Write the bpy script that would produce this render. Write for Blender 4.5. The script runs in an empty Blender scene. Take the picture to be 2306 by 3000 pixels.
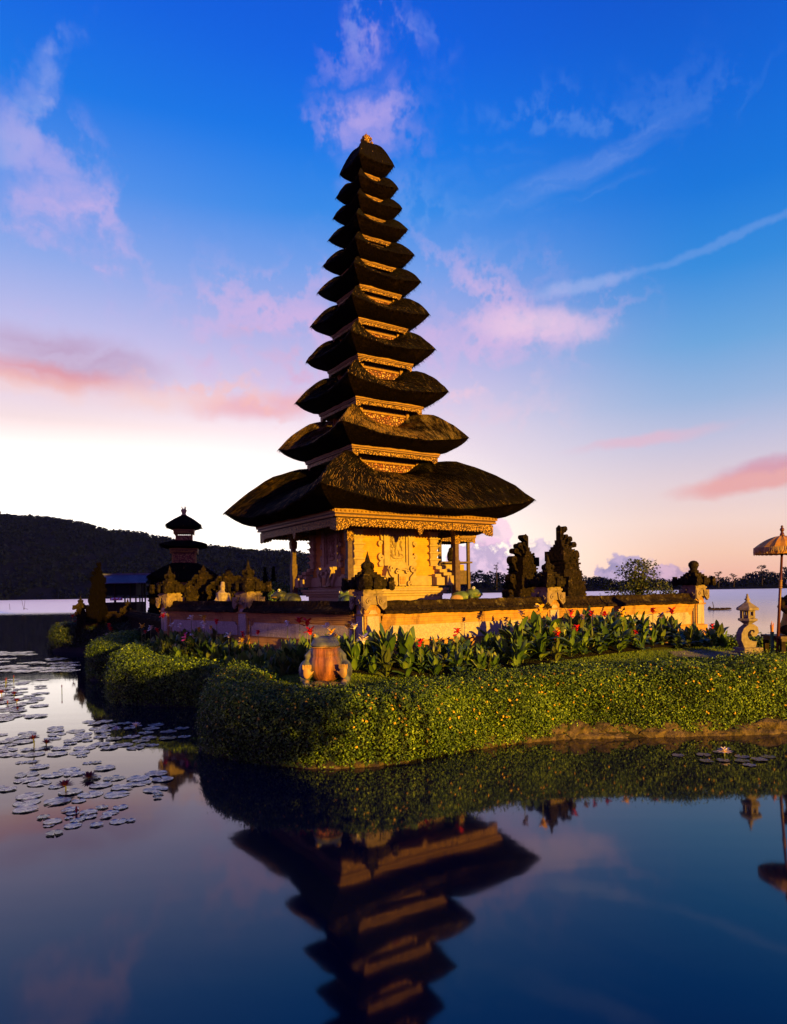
import bpy, bmesh, math, random
import numpy as np
from mathutils import Vector, Matrix, noise
R = math.radians
random.seed(7); rng = np.random.default_rng(7)
scn = bpy.context.scene
COL = scn.collection

# ------------------------------------------------------------------ camera
F, CX, HY, ROLL, CAMH = 2000.0, 1153.0, 1730.0, 0.015, 2.2      # measured on the 2306 x 3000 photograph
cam = bpy.data.cameras.new('camera'); camo = bpy.data.objects.new('camera', cam); COL.objects.link(camo)
cam.sensor_fit = 'VERTICAL'; cam.sensor_height = 36.0; cam.sensor_width = 36.0
cam.lens = F / 3000 * 36.0; cam.shift_y = (HY - 1500) / 3000; cam.shift_x = 0
cam.clip_start = 0.05; cam.clip_end = 6000
c_, s_ = math.cos(ROLL), math.sin(ROLL)
camo.matrix_world = Matrix(((c_, s_, 0, 0), (0, 0, -1, 0), (-s_, c_, 0, CAMH), (0, 0, 0, 1)))
scn.camera = camo

def ray(px, py):
    u = (px - CX) / F; v = (py - HY) / F
    return (u * c_ - v * s_, -u * s_ - v * c_)
def at_z(px, py, z):
    x, k = ray(px, py); d = (z - CAMH) / k
    return Vector((x * d, d, z))
def at_d(px, py, d):
    x, k = ray(px, py)
    return Vector((x * d, d, CAMH + k * d))

# ------------------------------------------------------------------ light
SUN_AZ, SUN_EL = R(35), R(6.0)          # low, behind the camera to the right
SUNV = Vector((math.sin(SUN_AZ) * math.cos(SUN_EL), -math.cos(SUN_AZ) * math.cos(SUN_EL), math.sin(SUN_EL)))
sl = bpy.data.lights.new('sun', 'SUN'); so = bpy.data.objects.new('sun', sl); COL.objects.link(so)
sl.energy = 4.5; sl.angle = R(0.6); sl.color = (1.0, 0.55, 0.02)
so.rotation_euler = SUNV.to_track_quat('Z', 'Y').to_euler()
so.location = SUNV * 60

def s2l(r, g, b):
    f = lambda v: (v / 255) / 12.92 if v / 255 <= 0.04045 else ((v / 255 + 0.055) / 1.055) ** 2.4
    return (f(r), f(g), f(b), 1.0)

world = bpy.data.worlds.new('World'); scn.world = world; world.use_nodes = True
wt = world.node_tree; wt.nodes.clear()
def N(tree, typ, **kw):
    n = tree.nodes.new(typ)
    for k, v in kw.items():
        if k == 'inp':
            for i, x in v.items():
                if hasattr(x, 'is_output'): tree.links.new(x, n.inputs[i])
                else: n.inputs[i].default_value = x
        else: setattr(n, k, v)
    return n
def M(tree, op, a, b=None, c=None, clamp=False):
    n = N(tree, 'ShaderNodeMath', operation=op); n.use_clamp = clamp
    for i, x in enumerate((a, b, c)):
        if x is None: continue
        if hasattr(x, 'is_output'): tree.links.new(x, n.inputs[i])
        else: n.inputs[i].default_value = x
    return n.outputs[0]
def RAMP(tree, fac, stops, interp='LINEAR'):
    n = N(tree, 'ShaderNodeValToRGB'); cr = n.color_ramp; cr.interpolation = interp
    while len(cr.elements) > 1: cr.elements.remove(cr.elements[-1])
    cr.elements[0].position = stops[0][0]; cr.elements[0].color = stops[0][1]
    for p, c in stops[1:]:
        e = cr.elements.new(p); e.color = c
    tree.links.new(fac, n.inputs[0]); return n.outputs[0]
def MIX(tree, fac, a, b, mode='MIX'):
    n = N(tree, 'ShaderNodeMix', data_type='RGBA', blend_type=mode)
    for i, x in ((0, fac), (6, a), (7, b)):
        if hasattr(x, 'is_output'): tree.links.new(x, n.inputs[i])
        else: n.inputs[i].default_value = x
    return n.outputs[2]
def SMOOTH(tree, v, a, b):
    n = N(tree, 'ShaderNodeMapRange', interpolation_type='SMOOTHSTEP')
    tree.links.new(v, n.inputs[0]); n.inputs[1].default_value = a; n.inputs[2].default_value = b
    return n.outputs[0]

def build_world():
    t = wt
    co = N(t, 'ShaderNodeTexCoord').outputs['Generated']
    sp = N(t, 'ShaderNodeSeparateXYZ', inp={0: co})
    az = M(t, 'MULTIPLY', M(t, 'ARCTAN2', sp.outputs[0], sp.outputs[1]), 180 / math.pi)
    el = M(t, 'MULTIPLY', M(t, 'ARCSINE', sp.outputs[2]), 180 / math.pi)
    e01 = M(t, 'DIVIDE', el, 90.0, clamp=True)
    def st(l): return [(e / 90.0, (lambda c: (c[0] * k, c[1] * k, c[2] * k, 1))(s2l(r, g, b))) for e, r, g, b, k in l]
    left = RAMP(t, e01, st([(0, 255, 246, 232, 2.6), (5, 255, 244, 234, 2.4), (8.5, 255, 241, 234, 1.8), (11.5, 254, 232, 228, 1.2), (13, 248, 224, 226, 1), (15, 232, 212, 230, 1),
                            (19, 196, 190, 232, 1), (24, 142, 168, 232, 1), (29, 80, 142, 232, 1), (34, 14, 116, 228, 1), (40, 0, 92, 222, 1), (50, 0, 70, 195, 1), (90, 4, 45, 135, 1)]))
    mid = RAMP(t, e01, st([(0, 255, 240, 224, 1.6), (5, 255, 240, 230, 1.15), (9, 252, 234, 236, 1), (13, 236, 216, 232, 1), (17, 206, 192, 230, 1),
                           (21, 168, 172, 228, 1), (25, 116, 158, 232, 1), (29, 50, 136, 230, 1), (33, 8, 118, 230, 1), (38, 0, 96, 224, 1), (43, 0, 82, 212, 1), (55, 0, 62, 180, 1), (90, 4, 42, 130, 1)]))
    right = RAMP(t, e01, st([(0, 242, 178, 160, 1), (2.5, 248, 202, 180, 1), (5, 246, 214, 204, 1), (8, 226, 206, 214, 1), (11, 196, 194, 220, 1), (14, 154, 180, 220, 1),
                             (18, 106, 164, 220, 1), (23, 48, 138, 220, 1), (28, 10, 116, 218, 1), (34, 0, 98, 214, 1), (41, 0, 76, 200, 1), (55, 0, 55, 165, 1), (90, 4, 40, 125, 1)]))
    back = RAMP(t, e01, st([(0, 150, 84, 170, 1.7), (6, 150, 92, 195, 1.6), (16, 105, 84, 195, 1.3), (35, 20, 70, 165, 1), (90, 4, 42, 125, 1)]))
    fm = SMOOTH(t, az, -26, -2); fr = SMOOTH(t, az, 0, 26)
    sky = MIX(t, fr, MIX(t, fm, left, mid), right)
    fb = SMOOTH(t, M(t, 'ABSOLUTE', az), 34, 80)
    sky = MIX(t, fb, sky, back)
    # glow of the sun that has just set behind the hill
    vec = N(t, 'ShaderNodeCombineXYZ', inp={0: az, 1: el, 2: 0.0}).outputs[0]
    def blob(vecin, az0, el0, w, h, rot=0):
        m = N(t, 'ShaderNodeMapping', vector_type='TEXTURE', inp={0: vecin, 1: (az0, el0, 0), 2: (0, 0, R(rot)), 3: (w, h, 1)})
        return N(t, 'ShaderNodeTexGradient', gradient_type='SPHERICAL', inp={0: m.outputs[0]}).outputs[0]
    def PX(px, py):
        x, k = ray(px, py); return math.degrees(math.atan2(x, 1)), math.degrees(math.atan2(k, math.hypot(x, 1)))
    a0, b0 = PX(760, 1660)
    g = blob(vec, a0, b0, 26, 15)
    sky = MIX(t, M(t, 'POWER', g, 1.5), sky, (1.8, 1.55, 1.35, 1))
    # clouds: warped, streaked noise inside soft elliptical envelopes on the sky sphere
    wn = N(t, 'ShaderNodeTexNoise', inp={0: vec, 'Scale': 0.16, 'Detail': 5.0, 'Roughness': 0.62}, noise_dimensions='2D')
    off = N(t, 'ShaderNodeVectorMath', operation='SUBTRACT', inp={0: wn.outputs['Color'], 1: (0.5, 0.5, 0.5)})
    def warp(k):
        sc = N(t, 'ShaderNodeVectorMath', operation='SCALE', inp={0: off.outputs[0]}); sc.inputs[3].default_value = k
        return N(t, 'ShaderNodeVectorMath', operation='ADD', inp={0: vec, 1: sc.outputs[0]}).outputs[0]
    w1, w2, w3 = warp(8.0), warp(4.0), warp(1.6)
    def streak(rot, sx, sy, seed, det=6.0, ro=0.5):
        m = N(t, 'ShaderNodeMapping', inp={0: w2, 1: (seed, seed * 1.7, 0), 2: (0, 0, R(-rot)), 3: (sx, sy, 1)})
        return N(t, 'ShaderNodeTexNoise', noise_dimensions='2D', inp={0: m.outputs[0], 'Scale': 1.0, 'Detail': det, 'Roughness': ro, 'Distortion': 0.4}).outputs[0]
    SK = {'flat': streak(2, 0.05, 0.24, 3.0), 'rise': streak(12, 0.05, 0.3, 8.0), 'up': streak(64, 0.055, 0.26, 15.0), 'fall': streak(-50, 0.055, 0.24, 22.0), 'puff': streak(4, 0.09, 0.2, 31.0)}
    def cloud(sky, px, py, wpx, hpx, rot, col, k, n='flat', lo=0.34, hi=0.68, w=None, soft=(0.0, 0.75)):
        a, e = PX(px, py); w = w or w1
        m = blob(w, a, e, math.degrees(wpx / F), math.degrees(hpx / F), rot)
        m = SMOOTH(t, m, soft[0], soft[1])
        f = M(t, 'MULTIPLY', M(t, 'MULTIPLY', m, SMOOTH(t, SK[n], lo, hi)), k, clamp=True)
        return MIX(t, f, sky, s2l(*col))
    sky = cloud(sky, 1400, 560, 950, 190, 12, (120, 162, 235), 0.35, 'rise')
    sky = cloud(sky, 1630, 530, 420, 42, 13, (140, 168, 235), 0.6, 'rise', 0.2, 0.66, w3)
    sky = cloud(sky, 1640, 595, 330, 26, 8, (130, 162, 235), 0.4, 'rise', w=w3)
    sky = cloud(sky, 2120, 705, 380, 15, 9, (140, 172, 235), 0.28, 'rise', 0.2, 0.62, w3)
    sky = cloud(sky, 1085, 300, 250, 215, 62, (172, 158, 228), 0.85, 'up', 0.3, 0.7)
    sky = cloud(sky, 1080, 330, 230, 130, 64, (178, 162, 230), 0.75, 'up', 0.2, 0.62, w2)
    sky = cloud(sky, 1250, 150, 190, 150, 58, (110, 138, 230), 0.45, 'up')
    sky = cloud(sky, 1045, 60, 60, 190, -10, (110, 138, 228), 0.5, 'up')
    sky = cloud(sky, 60, 360, 60, 330, -34, (146, 168, 232), 0.6, 'up', 0.2, 0.6, w2)
    sky = cloud(sky, 165, 250, 30, 130, -12, (150, 165, 232), 0.6, 'up', 0.26, 0.6, w2)
    sky = cloud(sky, 190, 580, 170, 330, 34, (186, 172, 230), 0.7, 'fall', 0.22, 0.64, w2)
    sky = cloud(sky, 260, 720, 280, 170, 20, (208, 178, 228), 0.8, 'fall')
    sky = cloud(sky, 1000, 950, 800, 260, 4, (220, 180, 224), 0.7, 'puff', 0.2, 0.72)
    sky = cloud(sky, 1500, 930, 470, 170, -6, (222, 184, 226), 0.6, 'puff', 0.22, 0.7)
    sky = cloud(sky, 1590, 960, 260, 70, -8, (240, 204, 228), 0.7, 'flat', 0.2, 0.6, w3)
    sky = cloud(sky, 1700, 838, 190, 26, 4, (180, 190, 237), 0.4, 'flat', 0.2, 0.6, w3)
    sky = cloud(sky, 1380, 1160, 360, 90, -5, (246, 202, 218), 0.75, 'flat')
    sky = cloud(sky, 160, 1040, 380, 85, -3, (184, 146, 182), 0.8, 'flat', 0.2, 0.6, w3)
    sky = cloud(sky, 110, 1095, 360, 46, -2, (226, 150, 158), 0.85, 'flat', 0.14, 0.52, w3)
    sky = cloud(sky, 230, 1150, 560, 50, -2, (255, 208, 192), 0.7, 'flat', 0.2, 0.6, w3)
    sky = cloud(sky, 760, 1050, 250, 60, -8, (224, 168, 196), 0.6, 'puff', 0.26, 0.58)
    sky = cloud(sky, 780, 1190, 270, 50, 6, (238, 170, 180), 0.75, 'puff', 0.16, 0.58, w3)
    sky = cloud(sky, 620, 1170, 380, 60, 0, (252, 192, 182), 0.65, 'flat')
    sky = cloud(sky, 2250, 1400, 290, 44, 5, (234, 162, 160), 0.85, 'flat', 0.1, 0.42, w3, (0.0, 0.6))
    sky = cloud(sky, 2260, 1365, 170, 30, 4, (206, 150, 178), 0.6, 'flat', 0.2, 0.5, w3)
    sky = cloud(sky, 1900, 1285, 280, 24, 5, (232, 182, 200), 0.6, 'flat', 0.2, 0.56, w3)
    # cumulus banks low over the far shore
    mp_ = N(t, 'ShaderNodeTexNoise', noise_dimensions='2D', inp={0: vec, 'Scale': 0.8, 'Detail': 6.0, 'Roughness': 0.56}).outputs[0]
    def cumulus(sky, px, py, wpx, hpx, col, k):
        a, e = PX(px, py)
        b = blob(vec, a, e, math.degrees(wpx / F), math.degrees(hpx / F), 0)
        v = M(t, 'ADD', b, M(t, 'MULTIPLY', M(t, 'SUBTRACT', mp_, 0.5), 1.3))
        f = M(t, 'MULTIPLY', M(t, 'MULTIPLY', SMOOTH(t, v, 0.2, 0.4), SMOOTH(t, b, 0.0, 0.2)), k)
        sh = MIX(t, SMOOTH(t, mp_, 0.4, 0.62), s2l(*col), s2l(min(255, col[0] + 42), min(255, col[1] + 30), min(255, col[2] + 22)))
        return MIX(t, f, sky, sh)
    sky = cumulus(sky, 1415, 1655, 150, 100, (186, 162, 206), 0.9)
    sky = cumulus(sky, 1410, 1560, 110, 60, (210, 176, 210), 0.7)
    sky = cumulus(sky, 1830, 1676, 105, 62, (150, 140, 186), 0.95)
    sky = cumulus(sky, 1955, 1690, 110, 45, (170, 146, 186), 0.85)
    sky = cumulus(sky, 1590, 1640, 90, 80, (186, 170, 206), 0.8)
    bg = N(t, 'ShaderNodeBackground', inp={0: sky, 1: 0.42})
    st_ = N(t, 'ShaderNodeTexSky', sky_type='NISHITA'); st_.sun_disc = False
    st_.sun_elevation = SUN_EL; st_.sun_rotation = math.pi - SUN_AZ
    bg2 = N(t, 'ShaderNodeBackground', inp={0: st_.outputs[0], 1: 0.004})
    ad = N(t, 'ShaderNodeAddShader', inp={0: bg.outputs[0], 1: bg2.outputs[0]})
    t.links.new(ad.outputs[0], N(t, 'ShaderNodeOutputWorld').inputs[0])
build_world()
vs = scn.view_settings
vs.view_transform = 'Standard'; vs.look = 'None'; vs.exposure = 1.25; vs.gamma = 1.0; vs.use_curve_mapping = False
scn.cycles.max_bounces = 5; scn.cycles.diffuse_bounces = 3; scn.cycles.glossy_bounces = 3
scn.cycles.transmission_bounces = 2; scn.cycles.transparent_max_bounces = 4
scn.cycles.caustics_reflective = False; scn.cycles.caustics_refractive = False

# ------------------------------------------------------------------ materials
def mat(name):
    m = bpy.data.materials.new(name); m.use_nodes = True
    t = m.node_tree; b = t.nodes['Principled BSDF']; b.inputs['Specular IOR Level'].default_value = 0.3
    return m, t, b
def setbump(t, b, h, strength=0.4, dist=0.02):
    n = N(t, 'ShaderNodeBump', inp={'Height': h}); n.inputs['Strength'].default_value = strength; n.inputs['Distance'].default_value = dist
    t.links.new(n.outputs[0], b.inputs['Normal'])
def L4(c): return (c[0], c[1], c[2], 1)
def stone(name, c1, c2, c3=None, scale=6.0, rough=0.85, bump=0.5, dist=0.02, patch=1.3, amt=(0.5, 0.68), courses=0, streak=False):
    m, t, b = mat(name)
    co = N(t, 'ShaderNodeTexCoord').outputs['Object']
    n1 = N(t, 'ShaderNodeTexNoise', inp={0: co, 'Scale': scale, 'Detail': 8.0, 'Roughness': 0.65}).outputs[0]
    col = MIX(t, SMOOTH(t, n1, 0.3, 0.7), L4(c1), L4(c2))
    if c3:
        cs_ = N(t, 'ShaderNodeMapping', inp={0: co, 3: (2.2, 2.2, 0.35)}).outputs[0] if streak else co
        n2 = N(t, 'ShaderNodeTexNoise', inp={0: cs_, 'Scale': patch, 'Detail': 7.0, 'Roughness': 0.7}).outputs[0]
        col = MIX(t, SMOOTH(t, n2, amt[0], amt[1]), col, L4(c3))
    h = n1
    if courses:
        sp = N(t, 'ShaderNodeSeparateXYZ', inp={0: co})
        w = M(t, 'SINE', M(t, 'MULTIPLY', sp.outputs[2], courses))
        jl = SMOOTH(t, w, 0.86, 0.98)
        col = MIX(t, M(t, 'MULTIPLY', jl, 0.45), col, L4([v * 0.5 for v in c1]))
        h = M(t, 'SUBTRACT', h, M(t, 'MULTIPLY', jl, 0.5))
    t.links.new(col, b.inputs['Base Color']); b.inputs['Roughness'].default_value = rough
    if max(c2) < 0.06: b.inputs['Specular IOR Level'].default_value = 0.03
    setbump(t, b, h, bump, dist); return m
def carved(name, dark, light, scale=14.0, thr=(0.12, 0.4), bump=0.9, dist=0.03, rough=0.6, third=None):
    m, t, b = mat(name)
    co = N(t, 'ShaderNodeTexCoord').outputs['Object']
    nz = N(t, 'ShaderNodeTexNoise', inp={0: co, 'Scale': scale * 0.5, 'Detail': 3.0})
    ad = N(t, 'ShaderNodeVectorMath', operation='SCALE', inp={0: nz.outputs['Color']}); ad.inputs[3].default_value = 0.12
    co2 = N(t, 'ShaderNodeVectorMath', operation='ADD', inp={0: co, 1: ad.outputs[0]}).outputs[0]
    v = N(t, 'ShaderNodeTexVoronoi', feature='DISTANCE_TO_EDGE', inp={0: co2, 'Scale': scale}).outputs[0]
    f = SMOOTH(t, v, thr[0] * 0.3, thr[1] * 0.5)
    lt = L4(light)
    if third:
        n2 = N(t, 'ShaderNodeTexNoise', inp={0: co, 'Scale': scale * 0.8, 'Detail': 4.0}).outputs[0]
        lt = MIX(t, SMOOTH(t, n2, 0.48, 0.6), L4(light), L4(third))
    t.links.new(MIX(t, f, L4(dark), lt), b.inputs['Base Color']); b.inputs['Roughness'].default_value = rough
    setbump(t, b, f, bump, dist); return m
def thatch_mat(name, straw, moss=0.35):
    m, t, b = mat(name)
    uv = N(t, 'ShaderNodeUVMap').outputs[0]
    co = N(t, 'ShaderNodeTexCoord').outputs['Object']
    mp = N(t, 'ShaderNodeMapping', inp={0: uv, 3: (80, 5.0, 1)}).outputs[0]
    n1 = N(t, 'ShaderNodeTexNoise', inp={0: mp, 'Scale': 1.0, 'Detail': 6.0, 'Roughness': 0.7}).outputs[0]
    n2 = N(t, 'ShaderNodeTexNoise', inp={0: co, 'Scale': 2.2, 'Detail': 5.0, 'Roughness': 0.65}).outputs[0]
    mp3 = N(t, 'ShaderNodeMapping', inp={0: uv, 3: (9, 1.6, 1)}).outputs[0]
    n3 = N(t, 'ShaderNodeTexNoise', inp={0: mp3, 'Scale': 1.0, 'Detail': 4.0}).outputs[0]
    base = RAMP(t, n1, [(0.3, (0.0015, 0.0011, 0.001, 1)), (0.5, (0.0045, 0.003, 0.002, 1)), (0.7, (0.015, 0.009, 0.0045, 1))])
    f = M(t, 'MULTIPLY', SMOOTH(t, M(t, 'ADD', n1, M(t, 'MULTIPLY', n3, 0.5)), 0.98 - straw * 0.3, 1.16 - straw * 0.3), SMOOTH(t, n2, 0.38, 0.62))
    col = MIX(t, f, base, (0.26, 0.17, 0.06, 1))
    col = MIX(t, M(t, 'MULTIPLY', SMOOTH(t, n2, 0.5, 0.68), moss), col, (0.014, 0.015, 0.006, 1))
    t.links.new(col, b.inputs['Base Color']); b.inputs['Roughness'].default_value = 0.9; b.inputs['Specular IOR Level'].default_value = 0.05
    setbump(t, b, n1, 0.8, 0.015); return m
def leaf_mat(name, stops, rough=0.5, trans=0.25, spec=0.35):
    m, t, b = mat(name)
    a = N(t, 'ShaderNodeAttribute', attribute_name='tint').outputs['Fac']
    col = RAMP(t, a, [(p, L4(c)) for p, c in stops])
    if name == 'canna_leaf':
        col = MIX(t, SMOOTH(t, N(t, 'ShaderNodeObjectInfo').outputs['Random'], 0.6, 1.0), col, MIX(t, 0.5, col, (0.16, 0.12, 0.03, 1)))
    t.links.new(col, b.inputs['Base Color']); b.inputs['Roughness'].default_value = rough; b.inputs['Specular IOR Level'].default_value = spec
    if trans:
        tr = N(t, 'ShaderNodeBsdfTranslucent', inp={0: col})
        mx = N(t, 'ShaderNodeMixShader', inp={0: trans, 1: b.outputs[0], 2: tr.outputs[0]})
        t.links.new(mx.outputs[0], t.nodes['Material Output'].inputs[0])
    return m
def plain(name, c, rough=0.6, spec=0.3, var=0.25, scale=9.0, bump=0.2):
    return stone(name, [v * (1 - var) for v in c], [min(1, v * (1 + var)) for v in c], None, scale, rough, bump, 0.01)

MT = {}
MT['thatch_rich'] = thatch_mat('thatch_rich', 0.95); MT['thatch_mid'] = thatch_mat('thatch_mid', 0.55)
MT['thatch_sparse'] = thatch_mat('thatch_sparse', 0.25); MT['thatch_dark'] = thatch_mat('thatch_dark', 0.0, 0.0)  # straw streaks thin out from grade to grade
MT['straw'] = stone('dry_straw', (0.20, 0.10, 0.01), (0.62, 0.34, 0.035), None, 5, 0.8, 0.2)
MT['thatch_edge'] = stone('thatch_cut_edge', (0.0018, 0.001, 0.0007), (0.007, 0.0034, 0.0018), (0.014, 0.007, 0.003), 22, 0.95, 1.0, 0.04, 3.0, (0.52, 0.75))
MT['gold'] = carved('gilded_carving', (0.02, 0.006, 0.003), (0.46, 0.24, 0.035), 22, (0.1, 0.35), 1.0, 0.02, 0.5)
MT['goldband'] = stone('gilded_moulding', (0.18, 0.085, 0.012), (0.30, 0.15, 0.02), None, 20, 0.5, 0.3)
MT['redwood'] = stone('painted_timber', (0.035, 0.015, 0.012), (0.08, 0.03, 0.02), None, 14, 0.6, 0.4)
MT['panel'] = carved('gilded_panel', (0.07, 0.016, 0.008), (0.50, 0.27, 0.09), 15, (0.1, 0.45), 1.0, 0.03, 0.5, (0.35, 0.10, 0.04))
MT['post'] = stone('timber_post', (0.05, 0.026, 0.018), (0.11, 0.06, 0.04), None, 12, 0.6, 0.4)
MT['brick'] = stone('orange_brick', (0.44, 0.20, 0.022), (0.55, 0.27, 0.028), (0.38, 0.16, 0.02), 5, 0.85, 0.3, 0.01, 2.0, (0.5, 0.75), courses=130)
MT['trim'] = stone('carved_sandstone', (0.29, 0.20, 0.095), (0.38, 0.27, 0.125), (0.21, 0.135, 0.065), 9, 0.85, 0.5, 0.015, 2.4, (0.55, 0.75))
MT['capital_stone'] = stone('weathered_capital', (0.17, 0.115, 0.065), (0.27, 0.19, 0.105), (0.08, 0.055, 0.03), 11, 0.9, 0.7, 0.02, 5.0, (0.5, 0.66))
MT['relief'] = stone('relief_sandstone', (0.26, 0.175, 0.08), (0.44, 0.31, 0.14), None, 30, 0.85, 0.9, 0.02)
MT['plaster'] = stone('rough_plaster', (0.27, 0.215, 0.165), (0.46, 0.375, 0.28), (0.18, 0.13, 0.09), 38, 0.9, 0.9, 0.012, 2.0, (0.5, 0.7), streak=True)
MT['ochre'] = stone('ochre_brick', (0.32, 0.155, 0.04), (0.44, 0.23, 0.06), (0.20, 0.10, 0.035), 7, 0.85, 0.4, 0.012, 1.6, (0.5, 0.66), streak=True, courses=70)
MT['moss'] = stone('mossy_stone', (0.008, 0.006, 0.004), (0.032, 0.023, 0.013), (0.20, 0.13, 0.04), 16, 0.95, 1.0, 0.05, 7.0, (0.56, 0.74))
MT['cap'] = stone('mossy_wall_cap', (0.008, 0.005, 0.004), (0.034, 0.022, 0.013), (0.13, 0.10, 0.035), 14, 0.95, 1.0, 0.04, 4.0, (0.55, 0.72))
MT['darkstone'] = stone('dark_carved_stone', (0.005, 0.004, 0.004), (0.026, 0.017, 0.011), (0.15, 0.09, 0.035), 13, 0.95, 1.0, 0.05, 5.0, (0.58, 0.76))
MT['shaded_darkstone'] = stone('shaded_dark_stone', (0.0025, 0.002, 0.002), (0.007, 0.005, 0.004), None, 13, 0.95, 1.0, 0.05, 5.0, (0.6, 0.78))  # darkstone darkened in its colour so the left gates look unlit
MT['rock'] = stone('bank_rock', (0.025, 0.017, 0.011), (0.15, 0.10, 0.06), (0.025, 0.026, 0.010), 9, 0.85, 1.0, 0.05, 3.5)
MT['lantern'] = stone('lantern_stone', (0.16, 0.12, 0.085), (0.25, 0.195, 0.14), (0.11, 0.08, 0.055), 16, 0.9, 0.6, 0.012, 3.0, (0.52, 0.75))
MT['soil'] = stone('dark_soil', (0.012, 0.009, 0.006), (0.03, 0.022, 0.014), None, 8, 1.0, 0.8)
MT['path'] = stone('worn_paving', (0.16, 0.11, 0.08), (0.26, 0.19, 0.14), (0.11, 0.075, 0.055), 5, 0.9, 0.4)
MT['tin'] = stone('weathered_tin', (0.05, 0.05, 0.07), (0.10, 0.10, 0.14), (0.16, 0.16, 0.2), 4, 0.5, 0.3)
MT['white'] = plain('white_paint', (0.75, 0.7, 0.62)); MT['black'] = plain('black_paint', (0.01, 0.01, 0.01))
HEDGE = [(0, (0.010, 0.022, 0.004)), (0.35, (0.05, 0.095, 0.009)), (0.7, (0.15, 0.235, 0.016)), (1, (0.32, 0.42, 0.035))]
MT['hedge'] = leaf_mat('hedge_leaf', HEDGE, 0.5, 0.2)
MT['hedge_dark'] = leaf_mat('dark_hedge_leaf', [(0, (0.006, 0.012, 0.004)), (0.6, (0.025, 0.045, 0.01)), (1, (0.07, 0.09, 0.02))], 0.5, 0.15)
MT['hedge_core'] = plain('hedge_twigs', (0.010, 0.009, 0.004))
MT['yellow'] = plain('yellow_petal', (0.6, 0.36, 0.02), 0.6)
MT['canna'] = leaf_mat('canna_leaf', [(0, (0.022, 0.05, 0.012)), (0.4, (0.065, 0.125, 0.02)), (0.8, (0.17, 0.25, 0.035)), (1, (0.34, 0.36, 0.05))], 0.38, 0.3, 0.45)
MT['stem'] = plain('green_stem', (0.14, 0.16, 0.04))
for nm, c in (('red', (0.62, 0.015, 0.012)), ('cream', (0.8, 0.66, 0.5)), ('gold_flower', (0.8, 0.45, 0.03)), ('pink', (0.6, 0.06, 0.25)), ('mauve', (0.22, 0.12, 0.2))):
    MT[nm] = plain(nm + '_petal', c, 0.55)
MT['shrub'] = leaf_mat('shrub_leaf', [(0, (0.014, 0.024, 0.006)), (0.6, (0.045, 0.06, 0.012)), (1, (0.14, 0.13, 0.03))], 0.5, 0.25)
MT['bush'] = leaf_mat('bush_leaf', [(0, (0.03, 0.06, 0.012)), (0.6, (0.08, 0.14, 0.03)), (1, (0.2, 0.26, 0.06))], 0.5, 0.25)
MT['cypress'] = leaf_mat('cypress_leaf', [(0, (0.004, 0.007, 0.003)), (1, (0.018, 0.022, 0.010))], 0.7, 0.0)
MT['forest'] = leaf_mat('forest_leaf', [(0, (0.002, 0.003, 0.012)), (1, (0.004, 0.006, 0.024))], 0.9, 0.0, 0.05)  # near-black: the unlit look of the far woods is in the colour
MT['bark'] = plain('bark', (0.03, 0.022, 0.016), 0.9)
MT['hill'] = stone('forested_slope', (0.0025, 0.003, 0.013), (0.005, 0.006, 0.024), None, 0.05, 1.0, 0.6, 4.0)  # slope darkened in its colour too, as if the sun missed it
MT['dirtwood'] = stone('dark_timber', (0.014, 0.009, 0.007), (0.04, 0.025, 0.017), None, 10, 0.7, 0.4)

for k_ in ('hill', 'forest', 'cypress', 'shaded_darkstone'): MT[k_].node_tree.nodes['Principled BSDF'].inputs['Specular IOR Level'].default_value = 0.0
def grass_mat():
    m, t, b = mat('lawn_turf')
    co = N(t, 'ShaderNodeTexCoord').outputs['Object']
    n1 = N(t, 'ShaderNodeTexNoise', inp={0: co, 'Scale': 60.0, 'Detail': 4.0}).outputs[0]
    n2 = N(t, 'ShaderNodeTexNoise', inp={0: co, 'Scale': 1.5, 'Detail': 4.0}).outputs[0]
    c = MIX(t, SMOOTH(t, n1, 0.35, 0.65), (0.02, 0.036, 0.005, 1), (0.08, 0.12, 0.014, 1))
    c = MIX(t, M(t, 'MULTIPLY', SMOOTH(t, n2, 0.5, 0.7), 0.5), c, (0.10, 0.09, 0.02, 1))
    zz = N(t, 'ShaderNodeSeparateXYZ', inp={0: co}).outputs[2]
    c = MIX(t, SMOOTH(t, M(t, 'ADD', zz, M(t, 'MULTIPLY', M(t, 'SUBTRACT', n2, 0.5), 0.3)), 0.68, 0.56), c, (0.018, 0.012, 0.007, 1))   # bare earth of the bank
    t.links.new(c, b.inputs['Base Color']); b.inputs['Roughness'].default_value = 0.9
    setbump(t, b, n1, 0.8, 0.03); return m
MT['lawn'] = grass_mat()
MT['blade'] = leaf_mat('grass_blade', [(0, (0.05, 0.09, 0.008)), (0.6, (0.15, 0.23, 0.018)), (1, (0.28, 0.34, 0.03))], 0.6, 0.2)

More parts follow.
